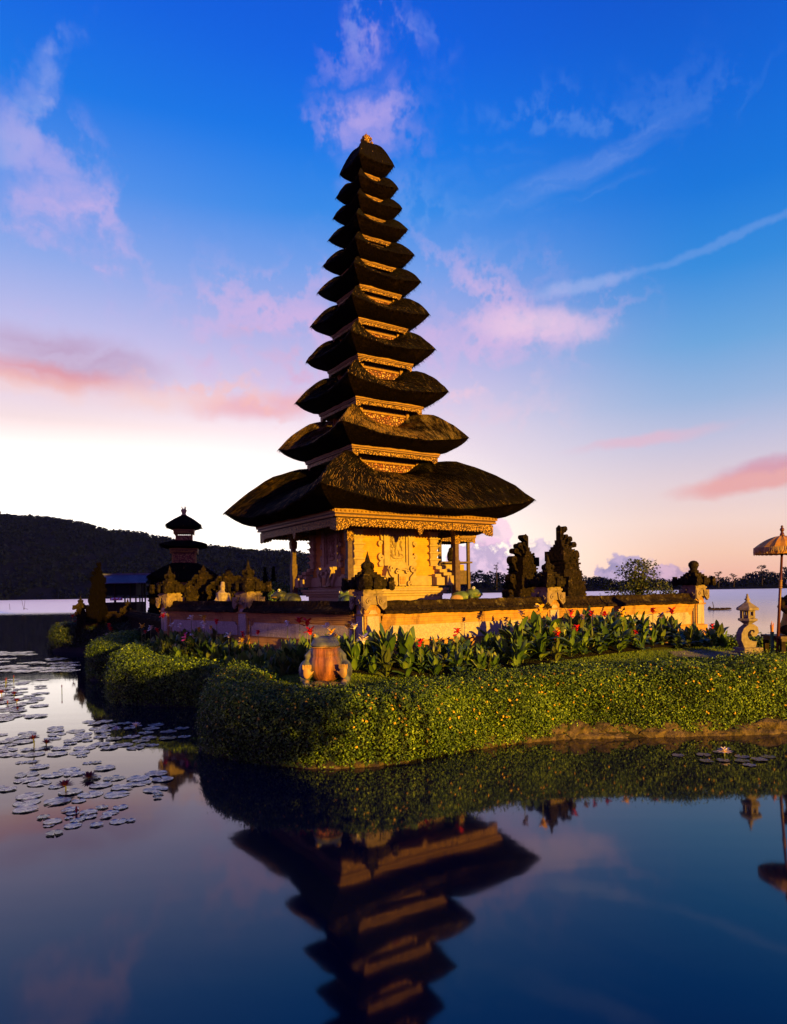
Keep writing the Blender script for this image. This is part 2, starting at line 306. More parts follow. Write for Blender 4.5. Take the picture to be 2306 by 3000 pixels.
def water_mat():
    m, t, b = mat('lake_water')
    geo = N(t, 'ShaderNodeNewGeometry').outputs['Position']
    sp = N(t, 'ShaderNodeSeparateXYZ', inp={0: geo})
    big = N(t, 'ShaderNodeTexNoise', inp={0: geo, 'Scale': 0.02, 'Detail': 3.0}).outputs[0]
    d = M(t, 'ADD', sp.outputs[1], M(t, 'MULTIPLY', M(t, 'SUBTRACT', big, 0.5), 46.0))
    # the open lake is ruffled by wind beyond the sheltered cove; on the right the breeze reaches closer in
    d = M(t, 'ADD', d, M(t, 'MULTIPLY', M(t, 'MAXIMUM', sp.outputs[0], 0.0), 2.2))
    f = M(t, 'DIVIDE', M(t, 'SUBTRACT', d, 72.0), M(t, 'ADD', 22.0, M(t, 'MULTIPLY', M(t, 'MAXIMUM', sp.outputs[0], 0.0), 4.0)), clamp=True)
    t.links.new(MIX(t, f, (0.003, 0.005, 0.018, 1), (0.95, 0.94, 1.0, 1)), b.inputs['Base Color']); t.links.new(M(t, 'MULTIPLY', f, 0.95), b.inputs['Metallic']); b.inputs['IOR'].default_value = 1.6  # far water whitened and made metallic, so extra sky brightness sits in the colour
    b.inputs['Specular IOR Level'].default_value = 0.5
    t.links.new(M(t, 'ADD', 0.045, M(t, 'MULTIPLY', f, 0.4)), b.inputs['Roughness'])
    mp = N(t, 'ShaderNodeMapping', inp={0: geo, 3: (0.5, 1.6, 1)}).outputs[0]
    rip = N(t, 'ShaderNodeTexNoise', inp={0: mp, 'Scale': 1.0, 'Detail': 2.0}).outputs[0]
    bp = N(t, 'ShaderNodeBump', inp={'Height': rip}); bp.inputs['Distance'].default_value = 0.02
    bp.inputs['Strength'].default_value = 0.06
    t.links.new(bp.outputs[0], b.inputs['Normal'])
    return m
MT['water'] = water_mat()

# ------------------------------------------------------------------ mesh tools
class MB:
    def __init__(s): s.v = []; s.f = []; s.mi = []; s.uv = None; s.X = Matrix.Identity(4)
    def add(s, vs, fs, mi=0):
        o = len(s.v); s.v += [tuple(s.X @ Vector(p)) for p in vs]
        s.f += [tuple(i + o for i in q) for q in fs]; s.mi += [mi] * len(fs)
    def frus(s, cx, cy, z0, z1, hx0, hy0, hx1=None, hy1=None, mi=0):
        hx1 = hx0 if hx1 is None else hx1; hy1 = hy0 if hy1 is None else hy1
        vs = [(cx + a * hx0, cy + b * hy0, z0) for a, b in ((-1, -1), (1, -1), (1, 1), (-1, 1))] + \
             [(cx + a * hx1, cy + b * hy1, z1) for a, b in ((-1, -1), (1, -1), (1, 1), (-1, 1))]
        s.add(vs, [(3, 2, 1, 0), (4, 5, 6, 7), (0, 1, 5, 4), (1, 2, 6, 5), (2, 3, 7, 6), (3, 0, 4, 7)], mi)
    def box(s, x0, x1, y0, y1, z0, z1, mi=0):
        s.frus((x0 + x1) / 2, (y0 + y1) / 2, z0, z1, (x1 - x0) / 2, (y1 - y0) / 2, mi=mi)
    def lathe(s, prof, seg=16, cx=0, cy=0, mi=0, sx=1, sy=1):
        vs = []; n = len(prof)
        for r, z in prof:
            for k in range(seg):
                a = 2 * math.pi * k / seg; vs.append((cx + r * math.cos(a) * sx, cy + r * math.sin(a) * sy, z))
        fs = [(i * seg + k, i * seg + (k + 1) % seg, (i + 1) * seg + (k + 1) % seg, (i + 1) * seg + k) for i in range(n - 1) for k in range(seg)]
        fs.append(tuple(range(seg))[::-1]); fs.append(tuple((n - 1) * seg + k for k in range(seg)))
        s.add(vs, fs, mi)
    def ell(s, c, r, seg=10, rings=7, mi=0, rot=None):
        vs = []; m = rot or Matrix.Identity(3)
        for i in range(rings + 1):
            th = math.pi * i / rings
            for k in range(seg):
                a = 2 * math.pi * k / seg
                p = m @ Vector((r[0] * math.sin(th) * math.cos(a), r[1] * math.sin(th) * math.sin(a), r[2] * math.cos(th)))
                vs.append((c[0] + p.x, c[1] + p.y, c[2] + p.z))
        fs = [((i + 1) * seg + k, (i + 1) * seg + (k + 1) % seg, i * seg + (k + 1) % seg, i * seg + k) for i in range(rings) for k in range(seg)]
        s.add(vs, fs, mi)
    def tube(s, pts, rad, seg=8, mi=0):
        pts = [Vector(p) for p in pts]; vs = []; n = len(pts)
        rad = rad if isinstance(rad, (list, tuple)) else [rad] * n
        ref = Vector((0.13, 0.31, 0.94))
        for i, p in enumerate(pts):
            d = (pts[min(i + 1, n - 1)] - pts[max(i - 1, 0)]).normalized()
            a = d.cross(ref)
            if a.length < 0.05: a = d.cross(Vector((1, 0, 0)))
            a.normalize(); b = d.cross(a)
            for k in range(seg):
                q = 2 * math.pi * k / seg; vs.append(p + (a * math.cos(q) + b * math.sin(q)) * rad[i])
        fs = [(i * seg + k, i * seg + (k + 1) % seg, (i + 1) * seg + (k + 1) % seg, (i + 1) * seg + k) for i in range(n - 1) for k in range(seg)]
        fs.append(tuple(range(seg))[::-1]); fs.append(tuple((n - 1) * seg + k for k in range(seg)))
        s.add(vs, fs, mi)
    def strap(s, path, wid, d0, d1, fr, mi=0):
        """2D ribbon of given half widths extruded from depth d0 to d1; fr maps (u, v, depth) to local space"""
        n = len(path); wid = wid if isinstance(wid, (list, tuple)) else [wid] * n; vs = []
        for i, (u, v) in enumerate(path):
            a = path[max(i - 1, 0)]; b = path[min(i + 1, n - 1)]
            tx, ty = b[0] - a[0], b[1] - a[1]; l = math.hypot(tx, ty) or 1; nx, ny = -ty / l, tx / l
            for dd in (d0, d1):
                vs.append(fr(u + nx * wid[i], v + ny * wid[i], dd)); vs.append(fr(u - nx * wid[i], v - ny * wid[i], dd))
        fs = []
        for i in range(n - 1):
            a, b = i * 4, i * 4 + 4
            fs += [(a + 2, a + 3, b + 3, b + 2), (a + 1, a, b, b + 1), (a, a + 2, b + 2, b), (a + 3, a + 1, b + 1, b + 3)]
        fs += [(0, 1, 3, 2), (n * 4 - 4, n * 4 - 2, n * 4 - 1, n * 4 - 3)]
        s.add(vs, fs, mi)
    def volute(s, c, r, fr, d0, d1, turns=1.4, a0=0.0, hand=1, w=None, tail=None, mi=0):
        """a rolled scroll: spiral ribbon, optionally running out into a tail"""
        w = w or r * 0.26; path = []; n = int(16 * turns) + 4
        for i in range(n):
            q = i / (n - 1); rr = r * (0.22 + 0.78 * q); a = a0 + hand * (q - 1) * turns * 2 * math.pi
            path.append((c[0] + rr * math.cos(a), c[1] + rr * math.sin(a)))
        wid = [w * (0.7 + 0.5 * i / n) for i in range(n)]
        if tail:
            for k, p in enumerate(tail): path.append(p); wid.append(w * (1.2 - 0.5 * (k + 1) / len(tail)))
        s.strap(path, wid, d0, d1, fr, mi)
    def prism(s, pts, d0, d1, fr, mi=0):
        n = len(pts); vs = [fr(u, v, d0) for u, v in pts] + [fr(u, v, d1) for u, v in pts]
        fs = [tuple(range(n))[::-1], tuple(range(n, 2 * n))] + [(i, (i + 1) % n, n + (i + 1) % n, n + i) for i in range(n)]
        s.add(vs, fs, mi)
    def build(s, name, mats, parent=None, smooth=False, bevel=0):
        me = bpy.data.meshes.new(name); me.from_pydata(s.v, [], s.f)
        mats = mats if isinstance(mats, (list, tuple)) else [mats]
        for m in mats: me.materials.append(MT[m] if isinstance(m, str) else m)
        if len(mats) > 1: me.polygons.foreach_set('material_index', s.mi)
        if s.uv is not None:
            l = me.uv_layers.new(name='UVMap')
            idx = np.zeros(len(me.loops), dtype=np.int32); me.loops.foreach_get('vertex_index', idx)
            l.data.foreach_set('uv', np.asarray(s.uv, dtype=np.float32)[idx].ravel())
        if smooth: me.polygons.foreach_set('use_smooth', [True] * len(me.polygons))
        bm = bmesh.new(); bm.from_mesh(me); bmesh.ops.recalc_face_normals(bm, faces=bm.faces)
        bm.to_mesh(me); bm.free()
        o = bpy.data.objects.new(name, me); COL.objects.link(o)
        if parent: o.parent = parent
        if bevel:
            b = o.modifiers.new('bevel', 'BEVEL'); b.width = bevel; b.segments = 2; b.limit_method = 'ANGLE'; b.angle_limit = R(40)
        return o
def np_mesh(name, V, Q, m, parent=None, tint=None, smooth=False):
    V = np.asarray(V, dtype=np.float32); Q = np.asarray(Q, dtype=np.int32); k = Q.shape[1]
    me = bpy.data.meshes.new(name); me.vertices.add(len(V)); me.vertices.foreach_set('co', V.ravel())
    me.loops.add(Q.size); me.loops.foreach_set('vertex_index', Q.ravel())
    me.polygons.add(len(Q)); me.polygons.foreach_set('loop_start', np.arange(len(Q), dtype=np.int32) * k)
    me.update(calc_edges=True); me.validate()
    if smooth: me.polygons.foreach_set('use_smooth', [True] * len(me.polygons))
    if tint is not None:
        a = me.attributes.new('tint', 'FLOAT', 'POINT'); a.data.foreach_set('value', np.asarray(tint, dtype=np.float32))
    me.materials.append(MT[m] if isinstance(m, str) else m)
    o = bpy.data.objects.new(name, me); COL.objects.link(o)
    if parent: o.parent = parent
    return o
def nrm(a): return a / np.maximum(np.linalg.norm(a, axis=1, keepdims=True), 1e-9)
def leaf_arrays(P, Nn, size, aspect=0.36, tilt=0.7, fold=0.15, down=0.0):
    n = len(P); Nn = nrm(Nn + rng.normal(0, tilt, (n, 3)))
    t = nrm(np.cross(Nn, rng.normal(0, 1, (n, 3)))); t[:, 2] -= down; t = nrm(t); b = nrm(np.cross(Nn, t))
    L = np.asarray(size).reshape(-1, 1) * rng.uniform(0.6, 1.3, (n, 1)); w = L * aspect
    V = np.empty((n, 4, 3)); V[:, 0] = P - t * L * 0.5; V[:, 1] = P + b * w + Nn * L * fold - t * L * 0.05
    V[:, 2] = P + t * L * 0.5; V[:, 3] = P - b * w + Nn * L * fold - t * L * 0.05
    return V.reshape(-1, 3), np.arange(n * 4).reshape(-1, 4)
def remeshed(mb, name, mats, parent, voxel, smooth_it=3):
    o = mb.build('tmp', mats); me0 = o.data
    r = o.modifiers.new('r', 'REMESH'); r.mode = 'VOXEL'; r.voxel_size = voxel
    sm = o.modifiers.new('s', 'SMOOTH'); sm.factor = 0.5; sm.iterations = smooth_it
    dg = bpy.context.evaluated_depsgraph_get(); me = bpy.data.meshes.new_from_object(o.evaluated_get(dg)); me.name = name
    me.materials.clear()
    for m in (mats if isinstance(mats, (list, tuple)) else [mats]): me.materials.append(MT[m] if isinstance(m, str) else m)
    me.polygons.foreach_set('use_smooth', [True] * len(me.polygons))
    bpy.data.objects.remove(o); bpy.data.meshes.remove(me0)
    q = bpy.data.objects.new(name, me); COL.objects.link(q)
    if parent: q.parent = parent
    return q
def tag(o, label=None, cat=None, group=None, kind=None):
    if label: o['label'] = label
    if cat: o['category'] = cat
    if group: o['group'] = group
    if kind: o['kind'] = kind
    return o
def thing(name, label, cat, loc=(0, 0, 0), rz=0.0, group=None):
    o = bpy.data.objects.new(name, None); COL.objects.link(o); o.location = loc; o.rotation_euler = (0, 0, rz)
    o.empty_display_size = 0.2
    return tag(o, label, cat, group)
def dup(root, loc, rz, scale=1.0, label=None, group=None):
    r = root.copy(); COL.objects.link(r); r.location = loc; r.rotation_euler = (0, 0, rz); r.scale = (scale,) * 3
    if label: r['label'] = label
    if group: r['group'] = group
    for ch in list(root.children):
        c = ch.copy(); COL.objects.link(c); c.parent = r
        for g in ch.children:
            d = g.copy(); COL.objects.link(d); d.parent = c
    return r
ORD = ['first', 'second', 'third', 'fourth', 'fifth', 'sixth', 'seventh', 'eighth', 'ninth', 'tenth', 'eleventh', 'twelfth', 'thirteenth', 'fourteenth']
XZ = lambda y: (lambda u, v, d: (u, y - d, v))         # face of a thing that looks along -y
YZ = lambda x: (lambda u, v, d: (x - d, -u, v))        # face that looks along -x

# ------------------------------------------------------------------ setting: lake, island, far shores
mb = MB(); mb.add([(-2500, -60, 0), (2500, -60, 0), (2500, 3200, 0), (-2500, 3200, 0)], [(0, 1, 2, 3)])
tag(mb.build('lake', 'water'), kind='structure')

SHORE = [(6.2, 10.4), (5.8, 10.12), (4.05, 10.0), (2.1, 9.88), (0.6, 9.15), (-0.1, 8.6), (-0.9, 8.45), (-1.35, 8.6), (-2.25, 9.1), (-2.72, 9.65), (-2.95, 10.3),
         (-3.0, 11.3), (-3.05, 12.2), (-3.3, 12.75), (-3.9, 13.15), (-4.7, 13.3), (-5.6, 13.8), (-6.15, 14.8), (-6.3, 16.0), (-6.45, 16.8), (-7.0, 17.15), (-7.8, 17.5),
         (-8.3, 18.4), (-8.45, 19.8), (-8.7, 21.5), (-9.3, 23.6), (-10.6, 25.4), (-12.3, 26.2), (-13.3, 26.6), (-13.95, 27.6), (-14.1, 29.5), (-13.5, 34), (-11, 38),
         (0, 40), (8, 34), (9.5, 26), (8.9, 20), (8.35, 17.8), (7.95, 16.2), (7.6, 14.85), (8.4, 14.2), (11, 14.0), (13.5, 13.6), (13.5, 11.2), (8.0, 10.8)]
SH = np.array(SHORE)
def shore_dist(X, Y):
    P = np.stack([X.ravel(), Y.ravel()], 1); d = np.full(len(P), 1e9); ins = np.zeros(len(P), bool)
    for i in range(len(SH)):
        a = SH[i]; b = SH[(i + 1) % len(SH)]; ab = b - a
        t = np.clip(((P - a) @ ab) / (ab @ ab), 0, 1); q = a + t[:, None] * ab
        d = np.minimum(d, np.hypot(P[:, 0] - q[:, 0], P[:, 1] - q[:, 1]))
        c = ((a[1] > P[:, 1]) != (b[1] > P[:, 1]))
        with np.errstate(divide='ignore', invalid='ignore'):
            xi = (b[0] - a[0]) * (P[:, 1] - a[1]) / (b[1] - a[1]) + a[0]
        ins ^= c & (P[:, 0] < xi)
    return np.where(ins, d, -d).reshape(X.shape)
def ground_np(X, Y):
    d = shore_dist(X, Y)
    return np.interp(d, [-1.0, -0.05, 0.12, 0.5, 1.2, 2.4, 3.6, 5.0], [-0.7, -0.1, 0.18, 0.5, 0.80, 0.98, 1.2, 1.3])
def ground(x, y): return float(ground_np(np.array([[x]]), np.array([[y]]))[0, 0])
gx = np.arange(-15, 14.6, 0.16); gy = np.arange(7.6, 41, 0.16)
GX, GY = np.meshgrid(gx, gy); GZ = ground_np(GX, GY)
nx = len(gx); ny = len(gy); I = np.arange(nx * ny).reshape(ny, nx)
Q = np.stack([I[:-1, :-1], I[:-1, 1:], I[1:, 1:], I[1:, :-1]], -1).reshape(-1, 4)
keep = GZ.ravel()[Q].max(1) > -0.65
tag(np_mesh('lawn', np.stack([GX, GY, GZ], -1).reshape(-1, 3), Q[keep], 'lawn', smooth=True), kind='structure')

# short turf standing on the lawn
def turf():
    n = 520000; x = rng.uniform(-6.2, 7.4, n); y = rng.uniform(9, 18, n)
    d = shore_dist(x, y); ok = (d > 0.9) & (d < 2.5) & (y < 17.5); x, y = x[ok], y[ok]
    z = ground_np(x, y); P = np.stack([x, y, z], 1); n = len(P)
    a = rng.uniform(0, 2 * np.pi, n); h = rng.uniform(0.025, 0.06, n); w = 0.006
    t = np.stack([np.cos(a), np.sin(a), np.zeros(n)], 1); ln = rng.normal(0, 0.02, (n, 3)); ln[:, 2] = h
    V = np.stack([P - t * w, P + t * w, P + ln], 1).reshape(-1, 3)
    tag(np_mesh('grass', V, np.arange(n * 3).reshape(-1, 3), 'blade', tint=np.repeat(rng.random(n), 3)), 'short mown grass on the lawn behind the front hedge', 'grass', kind='stuff')
turf()

def path_sheet():
    pts = [(5.0, 12.3), (5.7, 12.4), (6.5, 12.5), (7.6, 12.7), (8.9, 12.8)]; w = 0.5; V = []; Fq = []
    for i, (x, y) in enumerate(pts):
        for k in range(5):
            yy = y + (k / 4 - 0.5) * 2 * w * (0.35 + 0.65 * min(1, i / 2)); V.append((x, yy, ground(x, yy) + 0.03))
    for i in range(len(pts) - 1):
        for k in range(4): a = i * 5 + k; Fq.append((a, a + 5, a + 6, a + 1))
    m = MB(); m.add(V, Fq); tag(m.build('path', 'path', smooth=True), kind='structure')
path_sheet()
# bank the photographer stands on
m = MB(); 
m.add([(-14, -12, 0.5), (14, -12, 0.5), (14, 0.4, 0.45), (6, 0.9, 0.4), (0, 0.6, 0.4), (-8, 0.8, 0.4), (-14, 0.5, 0.45), (14, 1.3, -0.3), (6, 1.8, -0.3), (0, 1.4, -0.3), (-8, 1.7, -0.3), (-14, 1.4, -0.3)],
      [(0, 1, 2, 3, 4, 5, 6), (3, 2, 7, 8), (4, 3, 8, 9), (5, 4, 9, 10), (6, 5, 10, 11)])
tag(m.build('near_bank', 'lawn'), kind='structure')

def ridge(name, pts, D, depth, base_y, mname, seed):
    """hill: skyline points in the photograph give azimuth and height at distance D"""
    P = [at_d(x, y, D) for x, y in pts]; n = 160; V = []; rows = 14
    xs = np.linspace(P[0].x, P[-1].x, n); zs = np.interp(xs, [p.x for p in P], [p.z for p in P])
    for j in range(rows):
        q = j / (rows - 1)
        for i in range(n):
            x = xs[i]; top = zs[i]
            y = D - depth + depth * q; z = -2 + (top + 2) * (math.sin(q * math.pi / 2) ** 1.25)
            z += noise.noise(Vector((x * 0.02, y * 0.02, seed))) * 6 * math.sin(q * math.pi)
            V.append((x * (y / D) ** 0.85, y, z))
    for i in range(n): V.append((xs[i] * 1.1, D + depth, -5))
    Fq = [(j * n + i, j * n + i + 1, (j + 1) * n + i + 1, (j + 1) * n + i) for j in range(rows) for i in range(n - 1)]
    m = MB(); m.add(V, Fq); o = m.build(name, mname, smooth=True); tag(o, kind='structure')
    return xs, zs, V, n, rows
HILL = [(-900, 1440), (-400, 1490), (0, 1520), (45, 1526), (108, 1526), (145, 1530), (200, 1541), (254, 1549), (308, 1565), (375, 1572), (420, 1577), (452, 1588), (492, 1590), (560, 1606), (617, 1616),
        (700, 1622), (760, 1626), (872, 1632), (930, 1644), (1000, 1662), (1100, 1690), (1250, 1722), (1320, 1730)]
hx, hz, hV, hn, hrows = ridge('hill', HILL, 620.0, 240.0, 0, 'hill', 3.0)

def crown_cloud(cs, rs, per, size, flat=0.8):
    """leaf clumps spread through crowns: cs centres, rs radii"""
    cs = np.repeat(np.asarray(cs), per, axis=0); rs_ = np.repeat(np.asarray(rs), per); n = len(cs)
    d = nrm(rng.normal(0, 1, (n, 3))); rr = rng.uniform(0.45, 1.0, (n, 1)) ** 0.6 * rs_[:, None]
    d2 = d * rr; d2[:, 2] *= flat
    return cs + d2, d, rs_ * size
def hill_forest():
    cs = []; rs = []
    for k in range(4200):
        j = random.random() ** 0.7 * (hrows - 1); i = random.random() * (hn - 1)
        a = hV[int(j) * hn + int(i)]; b = hV[min(int(j) + 1, hrows - 1) * hn + int(i)]; q = j - int(j)
        x, y, z = [a[t] * (1 - q) + b[t] * q for t in range(3)]
        r = random.uniform(2.2, 4.6); cs.append((x, y, z + r * 0.4)); rs.append(r)
    for k in range(520):
        i = random.random() * (hn - 2); q = i - int(i); p = np.array(hV[(hrows - 1) * hn + int(i)]) * (1 - q) + np.array(hV[(hrows - 1) * hn + int(i) + 1]) * q
        r = random.choice([2, 2.4, 3, 3.4, 4.2, 5]); cs.append((p[0], p[1] - 1, p[2] + r * 0.35 + random.uniform(-1.5, 1.2))); rs.append(r)
    P, Nn, sz = crown_cloud(cs, rs, 30, 0.42)
    V, Q = leaf_arrays(P, Nn, sz, 0.5, 0.6)
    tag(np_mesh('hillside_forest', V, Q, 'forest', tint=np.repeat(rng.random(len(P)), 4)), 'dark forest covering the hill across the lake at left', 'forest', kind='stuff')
hill_forest()

FAR = [(1180, 1690), (1330, 1668), (1380, 1672), (1410, 1664), (1450, 1672), (1500, 1670), (1560, 1668), (1640, 1672), (1700, 1684), (1745, 1684), (1800, 1692), (1860, 1692), (1920, 1690), (1990, 1694),
       (2060, 1694), (2090, 1684), (2130, 1690), (2165, 1696), (2200, 1676), (2240, 1668), (2275, 1672), (2306, 1660), (2420, 1640), (2700, 1600)]
def far_wood():
    D = 420.0; P = [at_d(x, y, D) for x, y in FAR]; xs = [p.x for p in P]; zs = [p.z for p in P]
    m = MB(); n = 120; X = np.linspace(xs[0] - 20, xs[-1], n); V = []; 
    for x in X:
        zt = max(1.0, np.interp(x, xs, zs) * 0.55)
        V += [(x, D - 12, -0.5), (x, D - 8, 0.8), (x, D + 6, zt * 0.8), (x, D + 80, -1)]
    m.add(V, [(i * 4 + k, i * 4 + 4 + k, i * 4 + 5 + k, i * 4 + 1 + k) for i in range(n - 1) for k in range(3)])
    tag(m.build('far_shore', 'hill', smooth=True), kind='structure')
    cs = []; rs = []
    for k in range(900):
        x = random.uniform(xs[0], xs[-1]); top = float(np.interp(x, xs, zs)) * random.uniform(0.82, 1.04)
        r = random.uniform(1.3, 3.2); hgt = random.random() ** 0.6
        cs.append((x, D + random.uniform(-6, 8), max(1.0, (top - r * 0.7) * hgt))); rs.append(r)
    P2, Nn, sz = crown_cloud(cs, rs, 46, 0.42, 0.7)
    V, Q = leaf_arrays(P2, Nn, sz, 0.5, 0.6)
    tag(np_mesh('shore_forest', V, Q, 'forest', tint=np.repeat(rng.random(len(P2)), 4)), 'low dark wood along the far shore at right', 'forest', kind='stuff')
far_wood()

def far_tree(px, py, D, hgt, label, flat=0.45):
    b = at_d(px, 1722 - 0.015 * (px - CX), D); top = at_d(px, py, D)
    t = thing('tree', label, 'tree', (b.x, D - 4, 0), group='trees rising above the far wood')
    H_ = top.z; m = MB(); m.tube([(0, 0, 0), (0.3, 0, H_ * 0.5), (0, 0, H_ * 0.9)], [0.35, 0.25, 0.12], 6)
    for k in range(5):
        a = random.uniform(0, 6.28); m.tube([(0.1, 0, H_ * (0.55 + 0.06 * k)), (math.cos(a) * hgt * 0.5, math.sin(a) * hgt * 0.3, H_ * (0.72 + 0.05 * k))], [0.14, 0.06], 5)
    m.build('trunk', 'bark', t)
    cs = [(random.uniform(-1, 1) * hgt * 0.6, random.uniform(-1, 1) * hgt * 0.5, H_ * random.uniform(0.78, 1.0)) for k in range(9)]
    P, Nn, sz = crown_cloud(cs, [hgt * 0.3] * 9, 40, 0.42, flat)
    V, Q = leaf_arrays(P, Nn, sz, 0.5, 0.6); np_mesh('crown', V, Q, 'forest', t, np.repeat(rng.random(len(P)), 4))
far_tree(1452, 1650, 418, 2.2, 'lone thin tree rising above the far wood left of the split gate')
far_tree(2096, 1676, 418, 2.6, 'flat-topped tree standing out of the far wood right of the corner pillar')
far_tree(2140, 1680, 418, 2.4, 'round-topped tree above the far wood, over the stone lantern')
far_tree(2222, 1658, 418, 3.4, 'tallest spreading tree of the far wood, just left of the parasol pole')


m = MB(); m.box(-1300, 1300, -30, 980, -1.6, 125); hz_ = m.build('haze', 'black'); hz_.data.materials.clear(); tag(hz_, kind='stuff', label='thin evening haze over the lake', cat='haze')
hm = bpy.data.materials.new('evening_haze'); hm.use_nodes = True; hm.node_tree.nodes.clear()
pv = N(hm.node_tree, 'ShaderNodeVolumePrincipled'); pv.inputs['Color'].default_value = (0.25, 0.35, 1.0, 1); pv.inputs['Density'].default_value = 0.00005; pv.inputs['Anisotropy'].default_value = 0.35
hm.node_tree.links.new(pv.outputs[0], N(hm.node_tree, 'ShaderNodeOutputMaterial').inputs['Volume']); hz_.data.materials.append(hm)
scn.cycles.volume_bounces = 0
# ------------------------------------------------------------------ pagoda (eleven thatched tiers)
YARD = 1.45
TH = R(32.5); PC = Vector((-0.52, 17.3, YARD))
def to_r(pl, pr, ca=0.976, sa=0.2165, xc=PC.x, dc=PC.y):
    ul, kl = ray(*pl); ur, kr = ray(*pr)
    r1 = (ur * dc - xc) / (ca + ur * sa); r2 = (xc - ul * dc) / (ca + ul * sa); r = (r1 + r2) / 2
    z = (CAMH + kl * (dc + r * sa) + CAMH + kr * (dc - r * sa)) / 2
    return r / math.sqrt(2), z - YARD
TIPS = [((480, 1094), (1146, 1066)), ((594, 962), (1001, 930)), ((632, 871), (960, 823)), ((653, 779), (930, 737)), ((661, 703), (916, 663)), ((676, 632), (898, 592)),
        ((688, 575), (884, 537)), ((696, 518), (866, 484)), ((708, 470), (856, 440)), ((712, 424), (845, 399)), ((721, 375), (838, 352))]
SC = 2306 / 1680.0
TIER = [to_r((a[0] * SC, a[1] * SC), (b[0] * SC, b[1] * SC)) for a, b in TIPS]
FRAT = [0.775, 0.71, 0.685, 0.665, 0.645, 0.63, 0.605, 0.575, 0.56, 0.54, 0.46]

def thatch_roof(name, parent, a0, an, af, zt, zf, zn, cadd, lift, hump, top_mat, apex=False, strands=1.0, nt=14, ns=12, belly=0.5, ragged=0.012, straw=0.1, conv=0.8):
    """one hipped thatch roof: cut underside from the eave board to the rim, then the swelling top up to the neck"""
    m = MB(); UV = []
    ku = 6
    def P(sx, t, row):
        c = abs(t) ** 2.0
        if row < ku:
            g = row / ku
            half = af + (a0 - af) * ((1 - belly) * g + belly * math.sin(g * math.pi / 2))
            zr = zt - lift * (1 - c)
            z = zf + (zr - zf) * ((1 - belly) * g + belly * (1 - math.cos(g * math.pi / 2)))
            vv = -1 + g * 0.5
        else:
            u = (row - ku) / ns; zr = zt - lift * (1 - c)
            half = a0 + (an - a0) * u
            zz = zn + cadd * abs(t) ** 3
            z = zr + (zz - zr) * (conv * math.sin(u * math.pi / 2) ** 0.92 + (1 - conv) * u) + hump * math.sin(math.pi * u) * abs(t) ** 3
            vv = u * (a0 - an) * 1.25
        x, y = half * t, -half
        for k in range(sx): x, y = -y, x
        nz = noise.noise(Vector((x * 2.3, y * 2.3, z * 2.3 + zt))) * 0.022 * a0 ** 0.5 + noise.noise(Vector((x * 9, y * 9, z * 9))) * ragged + noise.noise(Vector((x * 16, y * 16, z * 3))) * (0.02 if abs(row - ku) < 1.2 else 0)
        return Vector((x * (1 + nz * 0.15), y * (1 + nz * 0.15), z + nz)), (half * t + sx * 7.3, vv)
    rows = ku + ns + 1
    for sx in range(4):
        o = len(m.v)
        for row in range(rows):
            for i in range(2 * nt + 1):
                p, uv = P(sx, -1 + i / nt, row); m.v.append(tuple(p)); UV.append(uv)
        w = 2 * nt + 1
        for row in range(rows - 1):
            for i in range(2 * nt):
                a = o + row * w + i; m.f.append((a, a + 1, a + w + 1, a + w)); m.mi.append(1 if row < ku else 0)
    # straws: thin blades lying down the slope and bristling at the rim
    area = 4 * (a0 + an) * (a0 - an) * 1.3; n = int(area * 1100 * strands)
    nb = 0
    for k in range(n):
        sx = random.randrange(4); t = random.uniform(-0.99, 0.99); u = random.random() ** 0.85
        rf = ku + u * (ns - 0.6)
        p, _ = P(sx, t, rf); q, _ = P(sx, t + random.uniform(-0.03, 0.03) / a0, max(ku, rf - random.uniform(0.5, 1.3) * min(1, 1.6 / a0 + 0.3)))
        d = q - p
        if d.length > 0.2: d *= 0.2 / d.length
        side = Vector((d.y, -d.x, 0)).normalized() * random.uniform(0.002, 0.0045)
        lift_ = Vector((0, 0, random.uniform(0.003, 0.02)))
        o = len(m.v)
        m.v += [tuple(p - side + Vector((0, 0, 0.004))), tuple(p + side + Vector((0, 0, 0.004))), tuple(p + d + side * 0.5 + lift_), tuple(p + d - side * 0.5 + lift_)]
        uu = random.uniform(0, 20); UV += [(uu, 0), (uu, 0), (uu, .05), (uu, .05)]
        patch = noise.noise(Vector((p.x * 1.7, p.y * 1.7, zt * 3))) * .5 + .5
        m.f.append((o, o + 1, o + 2, o + 3)); m.mi.append(2 if random.random() < straw * (patch ** 1.3) * 1.5 else 0)
    for k in range(int(8 * a0 * 150 * strands)):
        sx = random.randrange(4); t = random.uniform(-1, 1); p, _ = P(sx, t, ku); q, _ = P(sx, t, ku + 1)
        d = (p - q).normalized() * random.uniform(0.02, 0.09) + Vector((random.uniform(-.02, .02), random.uniform(-.02, .02), random.uniform(-.04, 0.01)))
        side = Vector((d.y, -d.x, 0)).normalized() * 0.006; o = len(m.v)
        m.v += [tuple(p - side), tuple(p + side), tuple(p + d)]; UV += [(k * .1, 0)] * 3; m.f.append((o, o + 1, o + 2)); m.mi.append(1)
    m.uv = UV
    o = m.build(name, [top_mat, 'thatch_edge', 'straw'], parent)
    me = o.data; sm = np.zeros(len(me.polygons), bool); sm[:4 * (rows - 1) * 2 * nt] = True
    me.polygons.foreach_set('use_smooth', sm)
    return o
def square_ring(m, half, thick, z0, z1, mi=0):
    for k, (x0, x1, y0, y1) in enumerate(((-half, half, -half, -half + thick), (-half, half, half - thick, half), (-half, -half + thick, -half + thick, half - thick), (half - thick, half, -half + thick, half - thick))):
        m.box(x0, x1, y0, y1, z0, z1, mi)
